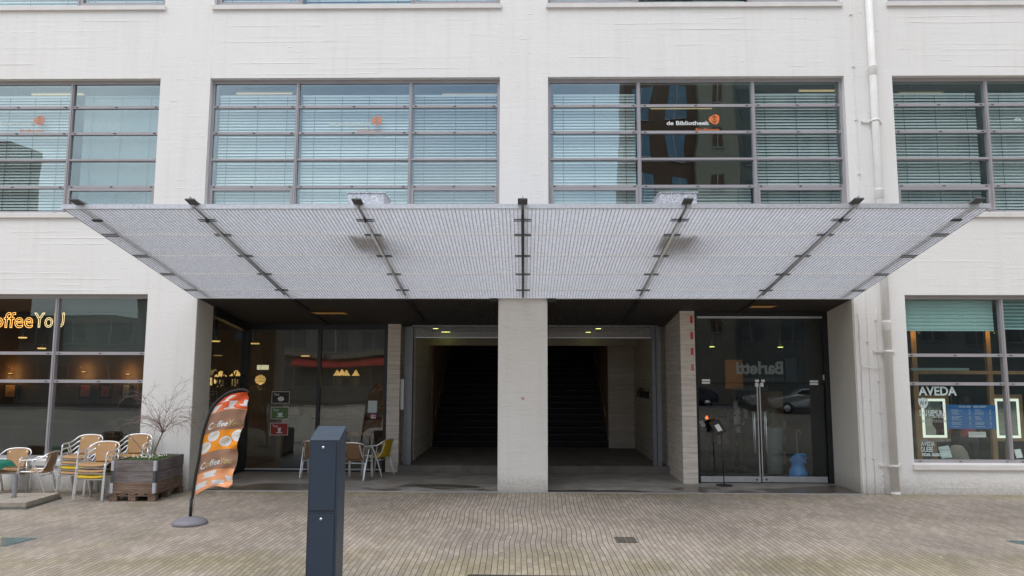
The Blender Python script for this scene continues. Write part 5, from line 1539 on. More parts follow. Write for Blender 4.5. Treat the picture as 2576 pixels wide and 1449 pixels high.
# pendants
def pendant(px, py, Y, lab, kind='cone', s_=1.0, e=2):
    x, z = P(px, py, Y)
    o = empty('pendant_lamp', (x, Y, z), lab, 'pendant lamp', 'glowing pendant lamps in the cafe')
    if kind == 'cone':
        m_ = MB(); m_.lathe([(.17 * s_, 0), (.15 * s_, .012), (.06 * s_, .10), (.03 * s_, .14)], x, Y, z, 20); m_.build('shade', M['lamp_y'], o)
    else:
        m_ = MB(); m_.lathe([(.13 * math.sin(math.pi * k / 12) * s_ + .001, -.12 * math.cos(math.pi * k / 12) * s_) for k in range(13)], x, Y, z, 20); m_.build('shade', M['lamp_y'], o)
        m_ = MB()
        for k in range(-4, 5):
            rr = math.sqrt(max(0, 1 - (k / 5.2) ** 2)) * .132 * s_
            m_.lathe([(rr, -.004), (rr + .002, 0), (rr, .004)], x, Y, z + k * .024 * s_, 20)
        m_.build('rib', M['wood'], o)
    m_ = MB(); m_.tube([(x, Y, z + .12), (x, Y, 3.55)], .004, 5); m_.build('cord', M['black'], o)
    if e: attach(point(x, Y, z - .16, e, (1, .6, .25), .1), o)
pendant(555, 948, 18.2, 'cone pendant lamp glowing behind the side glass, nearer the street')
pendant(594, 946, 18.4, 'cone pendant lamp glowing beside the corner post')
pendant(655, 955, 18.8, 'ribbed globe pendant lamp glowing right of the corner post', 'globe', 1.0)
pendant(848, 945, 19.0, 'leftmost of the row of small lamps in the right cafe pane', 'cone', .6, 1.5)
pendant(860, 943, 19.3, 'second from left in the row of small lamps in the right cafe pane', 'cone', .6, 0)
pendant(871, 945, 19.0, 'third of the row of small lamps in the right cafe pane', 'cone', .6, 0)
pendant(895, 945, 19.2, 'rightmost small lamp in the right cafe pane', 'cone', .6, 1.5)
for (px, py, lab) in ((543, 859, 'ceiling lamp behind the side glass above the dark lettering'), (642, 865, 'ceiling lamp near the top of the left cafe pane'), (768, 896, 'faint ceiling lamp left of the shopfront mullion')):
    x, z = P(px, py, 18.0); z = min(z, 3.5)
    o = empty('ceiling_lamp', (x, 18.0, z), lab, 'ceiling lamp', 'ceiling lamps in the cafe')
    m_ = MB(); m_.lathe([(.09, -.01), (.10, .0), (.10, .02)], x, 18.0, z, 18); m_.build('lens', M['lamp_y'], o)
    m_ = MB(); m_.tube([(x, 18.0, z + .02), (x, 18.0, 3.55)], .03, 8); m_.build('stem', M['black'], o)
for (px, py, lab) in ((57, 850, 'ceiling lamp glowing under the neon letters'), (105, 877, 'small ceiling lamp low right of the neon letters')):
    x, z = P(px, py, 17.5); z = min(z, 3.6)
    o = empty('ceiling_lamp', (x, 17.5, z), lab, 'ceiling lamp', 'ceiling lamps in the cafe')
    m_ = MB(); m_.lathe([(.08, -.01), (.09, .0), (.09, .02)], x, 17.5, z, 18); m_.build('lens', M['lamp_y'], o)
    m_ = MB(); m_.tube([(x, 17.5, z + .02), (x, 17.5, 3.7)], .02, 8); m_.build('stem', M['black'], o)
o = tag(MB().box(P(648, 925, 19.6)[0], P(676, 925, 19.6)[0], 19.55, 19.6, P(650, 930, 19.6)[1], P(650, 918, 19.6)[1]).build('menu_board', warm('menu_glow', (.9, .85, .55), .7)), 'lit menu strip above the cafe counter behind the left pane', 'menu board')
# chalkboard standing in the cafe
o = tag(MB().prism([(-5.65, .02), (-4.95, .02), (-5.0, 1.25), (-5.6, 1.25)], 17.45, 17.48).build('chalkboard', M['black']), 'dark chalkboard standing inside behind the left cafe pane', 'chalkboard')

# ---------------------------------------------------------------- salon window contents (right)
bl = MB()
def roller(x0, x1, z0, z1, gaps):
    y = FY + .28; z = z0
    bl.box(x0, x1, y, y + .004, z0, z1)
    n = 8; p = (z1 - z0) / n
    for k in range(n):
        bl.box(x0, x1, y - .012, y - .001, z0 + k * p + .01, z0 + (k + .62) * p + .01, 0)
        if gaps: bl.box(x0, x1, y - .016, y - .0125, z0 + k * p + .0, z0 + k * p + .04, 1)
    bl.box(x0, x1, y - .018, y + .006, z0 - .03, z0)
zb_ = P(2400, 829, FY + .28)[1]
roller(rxs[0] + .02, rxs[1] - .04, zb_, 3.69, False)
zb2 = P(2560, 825, FY + .28)[1]
roller(rxs[2] + .02, rxs[3] - .02, zb2, 3.69, True); roller(rxs[4] + .02, rxs[5] - .02, zb2, 3.69, True)
bl.build('blind', [plain('teal_pleated_fabric', (.42, .62, .60), .7, 0, .05, 2), plain('teal_shade_line', (.10, .20, .20), .8)], R1)
# bronze posts and beam
def wpost(px0, px1, Y=15.6):
    x0 = P(px0, 880, Y)[0]; x1 = P(px1, 880, Y)[0]
    o = empty('wooden_post', ((x0 + x1) / 2, Y, 0), '', 'post', 'golden wooden posts inside the salon window')
    MB().box(x0, x1, Y, Y + .09, 0.02, 3.68).build('shaft', M['wood'], o)
    l = point((x0 + x1) / 2, Y - .25, 3.1, 2.0, (1, .55, .15), .05); attach(l, o); return o
wpost(2293, 2306)['label'] = 'golden wooden post nearest the left edge of the salon window'
wpost(2482, 2493)['label'] = 'golden wooden post beside the mullion of the salon window'
xb0, zb0 = P(2296, 941, 15.5); xb1, _ = P(2590, 941, 15.5)
tag(MB().box(xb0, xb1 + 1, 15.48, 15.54, zb0 - .0, zb0 + .07).build('rail', M['wood']), 'horizontal oak rail across the salon behind the window', 'rail')
x0, z0 = P(2289, 932, 15.3); x1, z1 = P(2434, 926, 15.3)
tag(MB().box(x0, x1, 15.25, 15.35, z0, z1).build('shelf', plain('pale_teal_shelf', (.28, .38, .36), .6)), 'pale teal shelf edge in front of the oak rail', 'shelf')
# lit mirrors
def mirror(px0, px1, py0, py1, lab, Y=16.2):
    x0, z1 = P(px0, py0, Y); x1, z0 = P(px1, py1, Y)
    o = empty('salon_mirror', ((x0 + x1) / 2, Y, z0), lab, 'mirror', 'lit mirrors in the salon')
    MB().box(x0 - .09, x1 + .09, Y + .012, Y + .05, z0 - .07, z1 + .09).build('frame', M['wood'], o)
    t_ = .052
    m_ = MB(); m_.box(x0, x0 + t_, Y - .004, Y + .008, z0, z1); m_.box(x1 - t_, x1, Y - .004, Y + .008, z0, z1); m_.box(x0 + t_, x1 - t_, Y - .004, Y + .008, z1 - t_, z1); m_.box(x0 + t_, x1 - t_, Y - .004, Y + .008, z0, z0 + t_)
    m_.build('light_strip', M['lamp_w'], o)
    MB().box(x0 + t_, x1 - t_, Y, Y + .006, z0 + t_, z1 - t_).build('mirror_glass', plain('mirror_silver', (.36, .40, .37), .04, 1), o)
    MB().box((x0 + x1) / 2 - .05, (x0 + x1) / 2 + .05, Y + .05, Y + .12, .02, z0 + .3).build('stand', M['wood'], o)
mirror(2317, 2383, 1003, 1101, 'lit mirror left of the blue price board')
mirror(2501, 2569, 1003, 1102, 'lit mirror right of the blue price board')
MB_ = MB(); 
# blue price board
x0, z1 = P(2381, 1017.6, FY + .20); x1, z0 = P(2508, 1079, FY + .20)
bo = empty('price_board', ((x0 + x1) / 2, FY + .2, z0), 'blue price board with two columns of small white print in the salon window', 'price board')
piv = Matrix.Translation((x0, 0, z1)) @ Matrix.Rotation(R(.4), 4, 'Y') @ Matrix.Translation((-x0, 0, -z1))
MB().box(x0, x1, FY + .20, FY + .206, z0, z1, 0, piv).build('panel', plain('board_blue', (.012, .12, .36), .5, 0, .06, 3), bo)
W_ = x1 - x0; H_ = z1 - z0
ta = fit_text('FACES HAIR', x0 + W_ * .25, x0 + W_ * .49, z1 - .058, FY + .197, size=.05, bold=.0008)
tb = fit_text('SKIN & BODY', x0 + W_ * .55, x0 + W_ * .81, z1 - .058, FY + .197, size=.05, bold=.0008)
for l_ in (ta, tb): lettering('heading', [(l_[0], l_[1], 0)], Matrix(), M['pale_vinyl'], bo)
m_ = MB(); rz_ = random.Random(8)
for c0, c1 in ((.09, .50), (.57, .92)):
    for k in range(18):
        if k in (5, 10, 14): continue
        zz = z1 - .10 - k * .0215
        if zz < z0 + .03: break
        xx = x0 + W_ * c0; e = xx + W_ * (c1 - c0) * rz_.uniform(.25, .5)
        while xx < e:
            w__ = rz_.uniform(.012, .035); m_.box(xx, xx + w__, FY + .1975, FY + .1990, zz, zz + .006); xx += w__ + .006
        xx = x0 + W_ * c1 - .05
        m_.box(xx, xx + .03, FY + .1975, FY + .1990, zz, zz + .006)
m_.build('small_print', M['pale_vinyl'], bo)
m_ = MB()
for xx in (x0 + .1, x1 - .1): m_.tube([(xx, FY + .203, z1), (xx, FY + .203, 2.03)], .0015, 4)
m_.build('wire', M['dull_alu'], bo)

# lettering on the salon window
def wt(body, px0, px1, pyb, size, mat, bold=.001, lab=None):
    Y = GY
    me, M_ = fit_text(body, P(px0, pyb, Y)[0], P(px1, pyb, Y)[0], P(px0, pyb, Y)[1], Y, size=size, bold=bold)
    return (me, M_, mat)
lst = [wt('AVEDA', 2311, 2407, 994, .235, 0, .006),
       wt('SHU UEMURA', 2313, 2378, 1046, .155, 0, .003), wt('ART OF HAIR', 2347, 2378, 1051.5, .05, 0, .001),
       wt('MASON PEARSON', 2316, 2380, 1063, .085, 1, 0), wt('HAIR COLORS BY', 2315, 2392, 1111.5, .10, 1, 0),
       wt('AVEDA', 2317, 2352, 1121.5, .115, 0, .002), wt('OLIEBE', 2317, 2348, 1136.5, .135, 0, .002), wt('PLANTBASED', 2352, 2395, 1134, .05, 1, 0), wt('VIDAL SASSOON', 2318, 2382, 1147, .075, 0, .003)]
for l_ in lst: lettering('lettering', [(l_[0], l_[1], 0)], Matrix(), [M['pale_vinyl'], M['ghost']][l_[2]], R1)
x, z = P(2322.5, 1014, GY)
m_ = MB(); sh = [(-.10, .09), (-.05, .085), (0, .105), (.05, .085), (.10, .09), (.095, -.01), (.06, -.075), (0, -.115), (-.06, -.075), (-.095, -.01)]
m_.prism([(x + a * .95, z + b_) for a, b_ in sh][::-1], GY - .002, GY); shd = m_.build('shield_sticker', M['pale_vinyl']); tag(shd, 'pale shield sticker reading N.4 on the salon window', 'sticker'); WL[shd.name] = Vector((0, 0, 0))
t_ = fit_text('N.4', x - .06, x + .065, z - .03, GY - .004, size=.11, shear=.3); lettering('lettering', [(t_[0], t_[1], 0)], Matrix(), M['black'], shd)
# small name plate and folder, second leaflet
Yp = FY + .24
def plateobj(px0, px1, py0, py1, Y, mat, name, lab, cat, txt=None, tilt=0):
    x0, z1 = P(px0, py0, Y); x1, z0 = P(px1, py1, Y)
    piv = Matrix.Translation(((x0 + x1) / 2, Y, z0)) @ Matrix.Rotation(R(tilt), 4, 'Y') @ Matrix.Rotation(R(-12 if tilt else 0), 4, 'X') @ Matrix.Translation((-(x0 + x1) / 2, -Y, -z0))
    o = MB().box(x0, x1, Y, Y + .012, z0, z1, 0, piv).build(name, mat); tag(o, lab, cat); WL[o.name] = Vector((0, 0, 0))
    if txt:
        t_ = fit_text(txt, x0 + .03, x1 - .03, z0 + .03, Y - .002, size=.085); lettering('lettering', [(t_[0], t_[1], 0)], Matrix(), M['dull_alu'], o)
    return o
plateobj(2437, 2481, 1086, 1100, Yp, M['sill'], 'name_plate', 'white name plate reading BALMAIN under the blue board', 'name plate', 'BALMAIN')
plateobj(2368, 2396, 1122, 1152, Yp, M['pale_vinyl'], 'magazine', 'pale magazine leaning inside the salon window sill', 'magazine', None, -9)
plateobj(2556, 2574, 1130, 1152, Yp, M['white'], 'leaflet', 'white leaflet standing in the salon window at the right edge', 'leaflet', None, -6)
# window board the display stands on
MB().box(7.36, 13.2, FY + .20, FY + .44, .50, .585).build('window_board', M['dark_int'], R1)

# ---------------------------------------------------------------- people (built with skinned skeletons)
def person(loc, rz, joints, radii, edges, regions, mats, lab, hair=None, group=None, face=True):
    """joints: name->(x,y,z); regions: function(co)->material index"""
    me = bpy.data.meshes.new('body'); names_ = list(joints); idx = {n: i for i, n in enumerate(names_)}
    me.from_pydata([joints[n] for n in names_], [(idx[a], idx[b_]) for a, b_ in edges], [])
    tmp = bpy.data.objects.new('tmp', me); C.objects.link(tmp)
    sk = tmp.modifiers.new('s', 'SKIN'); 
    lay = me.skin_vertices[0].data if me.skin_vertices else None
    if lay is None:
        tmp.modifiers.clear(); bpy.context.view_layer.objects.active = tmp
        sk = tmp.modifiers.new('s', 'SKIN'); lay = me.skin_vertices[0].data
    for n in names_:
        r_ = radii[n]; lay[idx[n]].radius = r_ if isinstance(r_, tuple) else (r_, r_); lay[idx[n]].use_root = (n == 'pelvis')
    ss = tmp.modifiers.new('u', 'SUBSURF'); ss.levels = 2; ss.render_levels = 2
    dg_ = bpy.context.evaluated_depsgraph_get(); dg_.update()
    ev = tmp.evaluated_get(dg_); bm_ = bpy.data.meshes.new_from_object(ev)
    bpy.data.objects.remove(tmp)
    for m_ in mats: bm_.materials.append(m_)
    for p in bm_.polygons:
        p.material_index = regions(p.center); p.use_smooth = True
    o = bpy.data.objects.new('person', bm_); C.objects.link(o); o.location = loc; o.rotation_euler = (0, 0, R(rz)); WL[o.name] = Vector((0, 0, 0))
    tag(o, lab, 'person', group)
    if hair:
        hd = joints['head']; h = MB()
        prof = []
        for k in range(11):
            a = math.pi * k / 10; prof.append((hair[1] * math.sin(a) + .001, -hair[2] * math.cos(a)))
        h.lathe(prof, hd[0], hd[1] + .02, hd[2] + .035, 18)
        ho = h.build('hair', hair[0], None); ho.parent = o
    return o
def std_joints(armL, armR, lean=0):
    J = {'pelvis': (0, 0, .95), 'waist': (0, .01 - lean * .2, 1.08), 'chest': (0, .0 - lean * .6, 1.30), 'neck': (0, -.01 - lean, 1.46), 'neck2': (0, -.015 - lean * 1.05, 1.53), 'head': (0, -.03 - lean * 1.2, 1.63), 'crown': (0, -.02 - lean * 1.25, 1.72),
         'face': (0, -.09 - lean * 1.25, 1.61)}
    Rr = {'pelvis': (.16, .12), 'waist': (.13, .10), 'chest': (.165, .11), 'neck': (.065, .06), 'neck2': (.055, .055), 'head': (.078, .088), 'crown': (.05, .06), 'face': (.035, .04)}
    E = [('pelvis', 'waist'), ('waist', 'chest'), ('chest', 'neck'), ('neck', 'neck2'), ('neck2', 'head'), ('head', 'crown'), ('head', 'face')]
    for s_, arm, nm_ in ((-1, armL, 'L'), (1, armR, 'R')):
        J['sh' + nm_] = (s_ * .18, 0 - lean * .8, 1.39); Rr['sh' + nm_] = .06; E.append(('chest', 'sh' + nm_))
        prev = 'sh' + nm_
        for k, (p, r_) in enumerate(zip(arm, (.045, .034, .028, .022))):
            n = 'a%s%d' % (nm_, k); J[n] = p; Rr[n] = r_; E.append((prev, n)); prev = n
        for q in range(4):   # fingers
            n = 'f%s%d' % (nm_, q); b_ = Vector(arm[-1]); d = (b_ - Vector(arm[-2])).normalized(); sd2 = d.cross(Vector((0, 1, .3))).normalized()
            p = b_ + d * (.055 - .006 * abs(q - 1.3)) + sd2 * (.018 * (q - 1.5)); J[n] = tuple(p); Rr[n] = .008; E.append((prev, n))
        J['hip' + nm_] = (s_ * .095, 0, .86); Rr['hip' + nm_] = (.095, .10)
        J['kn' + nm_] = (s_ * .11, -.02, .49); Rr['kn' + nm_] = .062; J['an' + nm_] = (s_ * .12, .02, .09); Rr['an' + nm_] = .042
        J['he' + nm_] = (s_ * .12, .01, .045); Rr['he' + nm_] = .042; J['to' + nm_] = (s_ * .135, -.16, .035); Rr['to' + nm_] = (.04, .03)
        E += [('pelvis', 'hip' + nm_), ('hip' + nm_, 'kn' + nm_), ('kn' + nm_, 'an' + nm_), ('an' + nm_, 'he' + nm_), ('he' + nm_, 'to' + nm_)]
    return J, Rr, E
skin = plain('skin', (.55, .33, .24), .55, 0, .05); pink = plain('dusty_red_jumper', (.42, .085, .10), .8, 0, .1); navy = plain('dark_trousers', (.018, .022, .032), .8); darkj = plain('dark_jacket', (.03, .028, .03), .8); shirt = plain('white_shirt', (.55, .55, .55), .8)
shoe = M['black']; hairm = plain('dark_hair', (.02, .014, .010), .6)
# hairdresser behind the price board, turned away from the window, left arm out
J, Rr, E_ = std_joints([(-.27, -.05, 1.17), (-.33, -.22, 1.02), (-.38, -.40, .96), (-.40, -.46, .95)], [(.25, -.03, 1.14), (.26, -.20, .99), (.24, -.36, 1.02), (.23, -.42, 1.03)], .05)
def regA(c):
    if c.z > 1.50: return 0
    if c.z > .93 and abs(c.x) < .24: return 1
    if c.z > .93 and c.y > -.30: return 1
    if c.z > .93: return 0
    return 2 if c.z > .09 else 3
px_, pz_ = P(2437, 1100, 15.75)
person((px_, 15.75, .02), 172, J, Rr, E_, regA, [skin, pink, navy, shoe], 'person in dusty red jumper and dark trousers behind the blue price board', (hairm, .098, .125))
# person standing inside behind the glass door
J, Rr, E_ = std_joints([(-.25, .0, 1.14), (-.22, -.12, .98), (-.12, -.24, 1.04), (-.08, -.29, 1.06)], [(.25, .02, 1.13), (.27, -.08, .93), (.25, -.16, .78), (.24, -.20, .72)])
def regB(c):
    if c.z > 1.50: return 0
    if c.z > .86 and abs(c.x) < .075 and c.y < -.02: return 1
    if c.z > .86: return 2
    return 3 if c.z > .09 else 4
x, z = P(1848, 1000, 17.6)
person((x, 17.6, .02), 25, J, Rr, E_, regB, [skin, shirt, darkj, navy, shoe], 'person with dark open jacket over a white shirt standing inside the glass door', (hairm, .105, .12))
# salon chair with cape behind the board
cx_, cy_ = P(2408, 1130, 15.35)[0], 15.35
o = empty('styling_chair', (cx_, cy_, .02), 'beige cape covered styling chair beside the person in red', 'styling chair')
m_ = MB(); m_.lathe([(.16, .05), (.20, .30), (.21, .52), (.17, .70), (.10, .80), (.04, .82)], cx_, cy_, 0, 24); m_.build('cape', plain('beige_cape', (.36, .31, .27), .8, 0, .15, 6, .5, 8), o)
m_ = MB(); m_.lathe([(.26, .022), (.26, .04), (.05, .07), (.04, .10)], cx_, cy_, 0, 20); m_.build('foot', M['alu'], o)

# ---------------------------------------------------------------- behind the double doors
# orange wall panel, timber box furniture, tall pot, blue vase
def bb(px0, px1, py0, py1, Y, d, mat, name, lab, cat):
    x0, z1 = P(px0, py0, Y); x1, z0 = P(px1, py1, Y)
    o = MB().box(x0, x1, Y, Y + d, max(z0, .021), z1).build(name, mat); return tag(o, lab, cat)
bb(1825, 1870, 905, 978, 19.9, .08, plain('amber_panel', (.16, .08, .03), .6, emit=(1, .36, .08), estr=.035), 'wall_panel', 'amber lit wall panel deep inside behind the left glass door', 'panel')
bb(1805, 1866, 1053, 1118, 17.9, .8, plain('pale_counter', (.30, .21, .14), .6, 0, .15), 'reception_desk', 'low timber reception desk behind the left glass door', 'desk')
bb(1900, 1972, 985, 1060, 18.8, .4, plain('timber_cabinet', (.26, .15, .075), .6, 0, .2, 4), 'wall_cabinet', 'brown timber cabinet behind the centre of the glass doors', 'cabinet')
bb(1975, 2006, 900, 960, 19.9, .05, plain('blue_poster', (.10, .17, .25), .6), 'poster', 'pale blue poster on the back wall behind the right glass door', 'poster')
for k, (a, b_) in enumerate(((1058, 1076), (1096, 1112), (1138, 1168))):
    bb(1968, 1978, a, b_, 17.2, .25, plain('oak_block', (.33, .20, .10), .6), 'shelf_block', ['top', 'middle', 'lowest'][k] + ' small timber block beside the tall grey pot', 'shelf')
x, z = P(1951, 1190, 16.9)
o = empty('tall_planter', (x, 16.9, .02), 'tall slim grey green planter with grass inside the right door', 'planter')
m_ = MB(); m_.lathe([(.15, .0), (.165, .02), (.20, 1.02), (.185, 1.03), (.18, .98), (0, .98)], x, 16.9, .02, 28); m_.build('pot', plain('sage_pot', (.26, .31, .28), .5), o)
m_ = MB(); rg = random.Random(2)
for _ in range(120):
    a = rg.uniform(0, 6.28); r0 = rg.uniform(0, .13); ln = rg.uniform(.3, .62); sp2 = rg.uniform(.05, .4)
    p0 = Vector((x + r0 * math.cos(a), 16.9 + r0 * math.sin(a), 1.0)); p1 = p0 + Vector((sp2 * .4 * math.cos(a), sp2 * .4 * math.sin(a), ln * .7)); p2 = p0 + Vector((sp2 * math.cos(a), sp2 * math.sin(a), ln))
    w__ = Vector((-math.sin(a), math.cos(a), 0)) * .006
    m_.add([p0 - w__, p0 + w__, p1 + w__ * .8, p1 - w__ * .8, p2], [(0, 1, 2, 3), (3, 2, 4)])
m_.build('grass', plain('dry_grass', (.16, .17, .09), .7), o)
# blue vase: jug body with scooped rim and loop
vx, vy = 5.79, 16.0
o = empty('floor_vase', (vx, vy, .02), 'glossy light blue waisted floor vase with scooped rim inside the glass door', 'vase')
m_ = MB(); n = 40; prof = [(.10, 0), (.155, .015), (.185, .07), (.19, .13), (.17, .20), (.135, .27), (.13, .31), (.145, .37), (.165, .42), (.172, .46)]
vs = []; ps = join_smooth([(r_, 0, z) for r_, z in prof], 3)
for j, p in enumerate(ps):
    for k in range(n):
        a = 2 * math.pi * k / n; t_ = max(0, (p.z - .36) / .10)
        zz = p.z + t_ * (.07 * math.cos(2 * (a - R(60))) + .03 * math.cos(a - R(120)) - .015)
        vs.append((vx + p.x * math.cos(a), vy + p.x * math.sin(a), .02 + zz))
m_.add(vs, [(j * n + k, j * n + (k + 1) % n, (j + 1) * n + (k + 1) % n, (j + 1) * n + k) for j in range(len(ps) - 1) for k in range(n)], 0, True)
m_.tube(join_smooth([(vx - .10, vy - .14, .46), (vx - .05, vy - .16, .545), (vx + .03, vy - .15, .56), (vx + .10, vy - .13, .55), (vx + .155, vy - .06, .50), (vx + .165, vy, .44)], 5), .018, 10)
vb_ = m_.build('body', plain('light_blue_gloss', (.12, .36, .78), .15, 0, .03, 3), o)
q = vb_.modifiers.new('thickness', 'SOLIDIFY'); q.thickness = .008
m_ = MB(); x0, z0 = P(2003, 1103, 16.3); m_.tube(join_smooth([(x0 + .02, 16.3, .15), (x0 + .01, 16.3, z0 - .05), (x0, 16.3, z0 + .1), (x0 + .02, 16.3, z0 + .17), (x0 + .08, 16.3, z0 + .16), (x0 + .09, 16.3, z0 + .10)], 5), .011, 7)
tag(m_.build('walking_cane', plain('tan_cane', (.36, .26, .18), .5)), 'pale cane with curved handle standing behind the blue vase', 'cane')
# sign stand on the porch floor
def stand(x, y, lab, z0=.012, flip=1):
    o = empty('sign_stand', (x, y, z0), lab, 'sign stand', 'black sign stands by the glass doors')
    m_ = MB(); m_.lathe([(.165, 0), (.17, .006), (.165, .012), (0, .014)], x, y, z0, 32); m_.build('base', M['black'], o)
    m_ = MB(); m_.tube([(x, y, z0 + .012), (x - .03, y, 1.06)], .011, 8); m_.build('pole', M['black'], o)
    piv = Matrix.Translation((x - .04, y, 1.06)) @ Matrix.Rotation(R(-22), 4, 'Y') @ Matrix.Rotation(R(-38), 4, 'X')
    p = MB().box(-.11, .11, -.012, .012, -.02, .30, 0, piv).build('panel', M['black'], o)
    MB().box(-.04, .05, -.015, -.0125, .03, .19, 0, piv).build('card', M['sill'], p)
stand(4.02, 15.21, 'black sign stand with a small white card in front of the glass doors')
stand(3.98, 16.4, 'added copy of the black sign stand, for its reflection in the left door', .02)  # extra stand modelled in place of the mirror image in the glass
for (px, py, lab) in ((1791, 872, 'small downlight left of centre behind the upper door glass'), (1963, 873, 'small downlight right of centre behind the upper door glass')):
    x, z = P(px, py, 17.5)
    o = empty('downlight', (x, 17.5, z), lab, 'ceiling light', 'downlights behind the door glass')
    m_ = MB(); m_.lathe([(.06, -.008), (.06, 0)], x, 17.5, z, 16); m_.build('lens', M['spot'], o)
    m_ = MB(); m_.tube([(x, 17.5, z), (x, 17.5, 3.7)], .03, 8); m_.build('stem', M['black'], o)
x, z = P(1778, 1052, 18.5); o = tag(MB().lathe([(.02, -.03), (.045, 0), (.02, .05), (.001, .07)], x, 18.5, z, 12).build('candle_lamp', warm('candle', (1, .22, .04), 1.0)), 'tiny orange glowing lamp behind the left glass door', 'lamp')
MB_ = None
x0, z1 = P(1746, 1190, 15.9)
m_ = MB(); m_.box(3.68, 3.85, 15.9, 16.1, .02, .11); tag(m_.build('bag', plain('blue_bag', (.04, .13, .2), .6)), 'small blue box on the floor inside the left glass door', 'box')
x, _ = P(1880, 1060, 17.2)
for k, (dx, col_, lab) in enumerate(((0, (.40, .10, .14), 'pinkish shopping bag on the desk behind the left door'), (.22, (.45, .45, .45), 'pale shopping bag on the desk behind the left door'), (.42, (.03, .03, .03), 'black bag on the desk right of the pale one'))):
    xx = P(1862, 1050, 17.9)[0] + dx - .1; zz = P(1862, 1053, 17.9)[1]
    m_ = MB(); m_.prism([(xx - .09, zz), (xx + .09, zz), (xx + .075, zz + .2), (xx + .0, zz + .23), (xx - .08, zz + .19)], 17.95, 18.1); tag(m_.build('shopping_bag', plain('bag_%d' % k, col_, .7, 0, .2)), lab, 'bag', 'bags on the reception desk')

# ================================================================== ACROSS THE STREET (seen only as reflections)
def facade_block(name, x0, x1, y, z1, mat, lab, cols_, rows_, wmat, w_=1.5, h_=1.5, zst=3.2, z0=4.0, depth=3, cat='building'):
    o = empty(name, ((x0 + x1) / 2, y, 0), lab, cat)
    MB().box(x0, x1, y - depth, y, 0, z1).build('wall', mat, o)
    for c_ in range(cols_):
        for r_ in range(rows_):
            xc = x0 + (c_ + .5) * (x1 - x0) / cols_; zc = z0 + r_ * zst
            if zc + h_ > z1: continue
            m_ = MB(); m_.box(xc - w_ / 2, xc + w_ / 2, y + .0, y + .05, zc, zc + h_)
            m_.box(xc - .03, xc + .03, y + .05, y + .08, zc, zc + h_, 1); m_.box(xc - w_ / 2, xc + w_ / 2, y + .05, y + .08, zc - .05, zc, 1)
            m_.build('window', [wmat, M['frame']], o)
    return o
bw = plain('window_blue_pane', (.10, .18, .26), .12, 0, .2, 1)
bw2 = plain('window_grey_pane', (.085, .10, .105), .4, 0, .3, 1)
brick_b = board_concrete('brown_brick', (.10, .055, .035), (.13, .07, .045), .08)
beige = board_concrete('beige_render', (.26, .24, .19), (.27, .25, .20), .5)
greyb = board_concrete('grey_render', (.17, .18, .17), (.20, .21, .20), .4)
T_ = 28.9 + 21
def rx(px): return ray(px, 300)[0] / ray(px, 300)[1] * T_
facade_block('brick_building', rx(1566), rx(1748), -21, 34, brick_b, 'tall brown brick block across the street', 2, 9, bw, 1.25, 2.1, 3.1, 4.4)
facade_block('stair_tower', rx(1748), rx(1850), -20.4, 36, beige, 'beige stair tower across the street', 1, 9, brick_b, .8, 1.6, 3.1, 5.0)
facade_block('apartment_block', rx(1850), rx(2700), -21.5, 32, greyb, 'long grey green apartment block across the street', 8, 9, bw2, 1.6, 1.9, 3.1, 4.4)
facade_block('shop_row', rx(330), rx(1566), -23, 7.4, greyb, 'low grey row of shops across the street', 12, 2, bw2, 1.9, 1.5, 3.0, 1.0)
facade_block('shop_building', rx(38), rx(330), -23, 6.1, greyb, 'low grey shop building with blank wall across the street', 3, 2, bw2, 1.9, 1.5, 3.0, 1.2)
facade_block('office_block', rx(-900), rx(40), -21, 18.3, brick_b, 'dark brown corner block across the street', 8, 5, bw2, 1.5, 1.7, 3.1, 3.8)

for z0, z1 in ((3.45, 3.85), (6.75, 7.2)):
    for k in range(6):
        o = MB().box(-26 + k * 5.6, -20.9 + k * 5.6, -22.98, -22.2 - .25 * (k % 2), z0, z1).build('balcony_slab', beige)
        tag(o, 'pale balcony slab on the low shops across the street', 'balcony', 'balcony slabs across the street')
for x0, x1, m_n, c_ in ((-17.5, -9.5, 'red', (.45, .04, .035)), (-9.0, -3.0, 'blue', (.10, .12, .30))):
    m_ = MB(); m_.add([(x0, -22.99, 3.35), (x1, -22.99, 3.35), (x1, -21.4, 2.75), (x0, -21.4, 2.75), (x0, -22.99, 3.25), (x1, -22.99, 3.25), (x1, -21.4, 2.6), (x0, -21.4, 2.6)], [(0, 3, 2, 1), (4, 5, 6, 7), (0, 1, 5, 4), (1, 2, 6, 5), (2, 3, 7, 6), (3, 0, 4, 7)])
    tag(m_.build('awning', plain(m_n + '_awning', c_, .8)), m_n + ' shop awning across the street', 'awning')
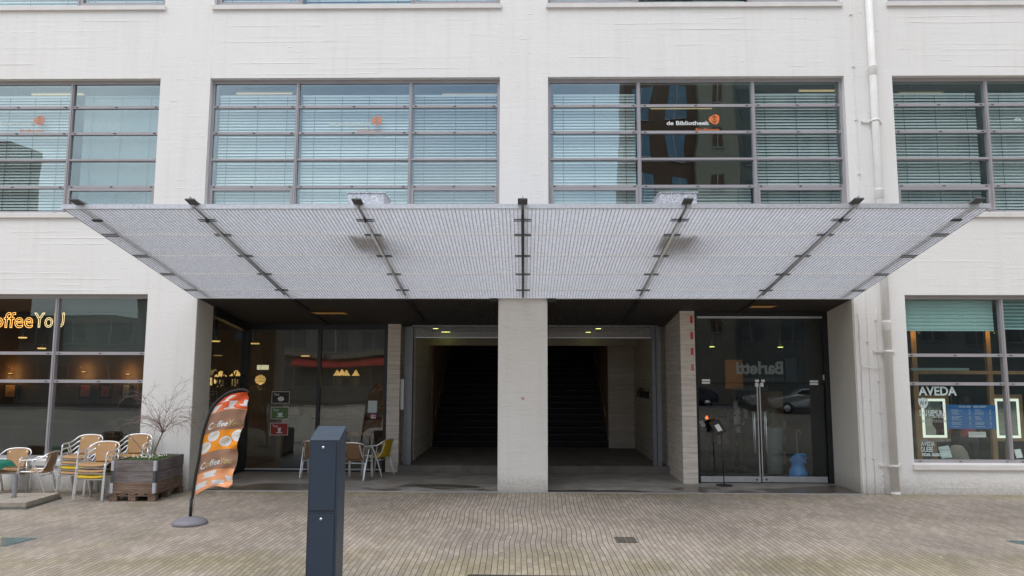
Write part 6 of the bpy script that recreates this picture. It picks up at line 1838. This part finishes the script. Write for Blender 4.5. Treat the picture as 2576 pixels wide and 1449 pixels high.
def car(x, y, rz, paint, lab):
    o = empty('parked_car', (x, y, 0), lab, 'car', 'cars parked across the street')
    Mx = Matrix.Translation((x, y, 0)) @ Matrix.Rotation(R(rz), 4, 'Z')
    prof = [(-2.05, .35), (-2.1, .62), (-2.0, .86), (-1.15, .98), (-.45, 1.40), (.9, 1.45), (1.55, 1.30), (1.95, 1.0), (2.05, .7), (2.02, .35)]
    m_ = MB(); n = len(prof); vs = []
    for s_ in (-1, 1):
        for yy, sh in ((.84, 0), (.70, 1)):
            for px, pz in prof:
                w__ = yy if pz > 1.05 else .86 - (0 if not sh else .02)
                vs.append(Mx @ Vector((px * (1 if not sh else .99), s_ * (w__ if pz <= 1.05 else .66 + (.10 if pz < 1.2 else 0)), pz)))
    # outer loops only
    a = vs[0:n]; b_ = vs[2 * n:3 * n]
    m_.add(a + b_, [tuple(range(n)), tuple(range(2 * n - 1, n - 1, -1))] + [(i, i + n, (i + 1) % n + n, (i + 1) % n) for i in range(n)])
    m_.build('body', paint, o, .06)
    for s_ in (-1, 1):
        m_ = MB(); m_.add([Mx @ Vector(q) for q in ((-.95, s_ * .80, 1.03), (-.42, s_ * .70, 1.33), (.85, s_ * .70, 1.38), (1.35, s_ * .79, 1.08), (-.95, s_ * .83, 1.03), (-.42, s_ * .73, 1.33), (.85, s_ * .73, 1.38), (1.35, s_ * .82, 1.08))], [(0, 1, 2, 3), (7, 6, 5, 4), (0, 4, 5, 1), (1, 5, 6, 2), (2, 6, 7, 3), (3, 7, 4, 0)]); m_.build('side_window', M['black'], o)
        for wx in (-1.3, 1.25):
            m_ = MB(); m_.tube([Mx @ Vector((wx, s_ * .70, .32)), Mx @ Vector((wx, s_ * .90, .32))], .32, 20)
            w_ = m_.build('wheel', M['black'], o); m_ = MB(); m_.tube([Mx @ Vector((wx, s_ * .90, .32)), Mx @ Vector((wx, s_ * .915, .32))], .2, 14); m_.build('rim', M['alu'], w_)
    for s_ in (-1, 1):
        m_ = MB(); m_.box(1.98, 2.08, s_ * .62 - .12, s_ * .62 + .12, .78, .95, 0, Mx); m_.build('tail_light', M['red'], o)
        m_ = MB(); m_.box(-2.12, -2.02, s_ * .6 - .15, s_ * .6 + .15, .62, .75, 0, Mx); m_.build('headlight', M['white'], o)
car(15.4, -13.2, 8, plain('silver_paint', (.55, .57, .58), .25, .5, .05), 'silver hatchback parked across the street, mirrored in the glass doors')
car(10.2, -16.5, 4, plain('dark_blue_paint', (.03, .035, .06), .25, .3, .05), 'dark blue car parked across the street left of the silver one')
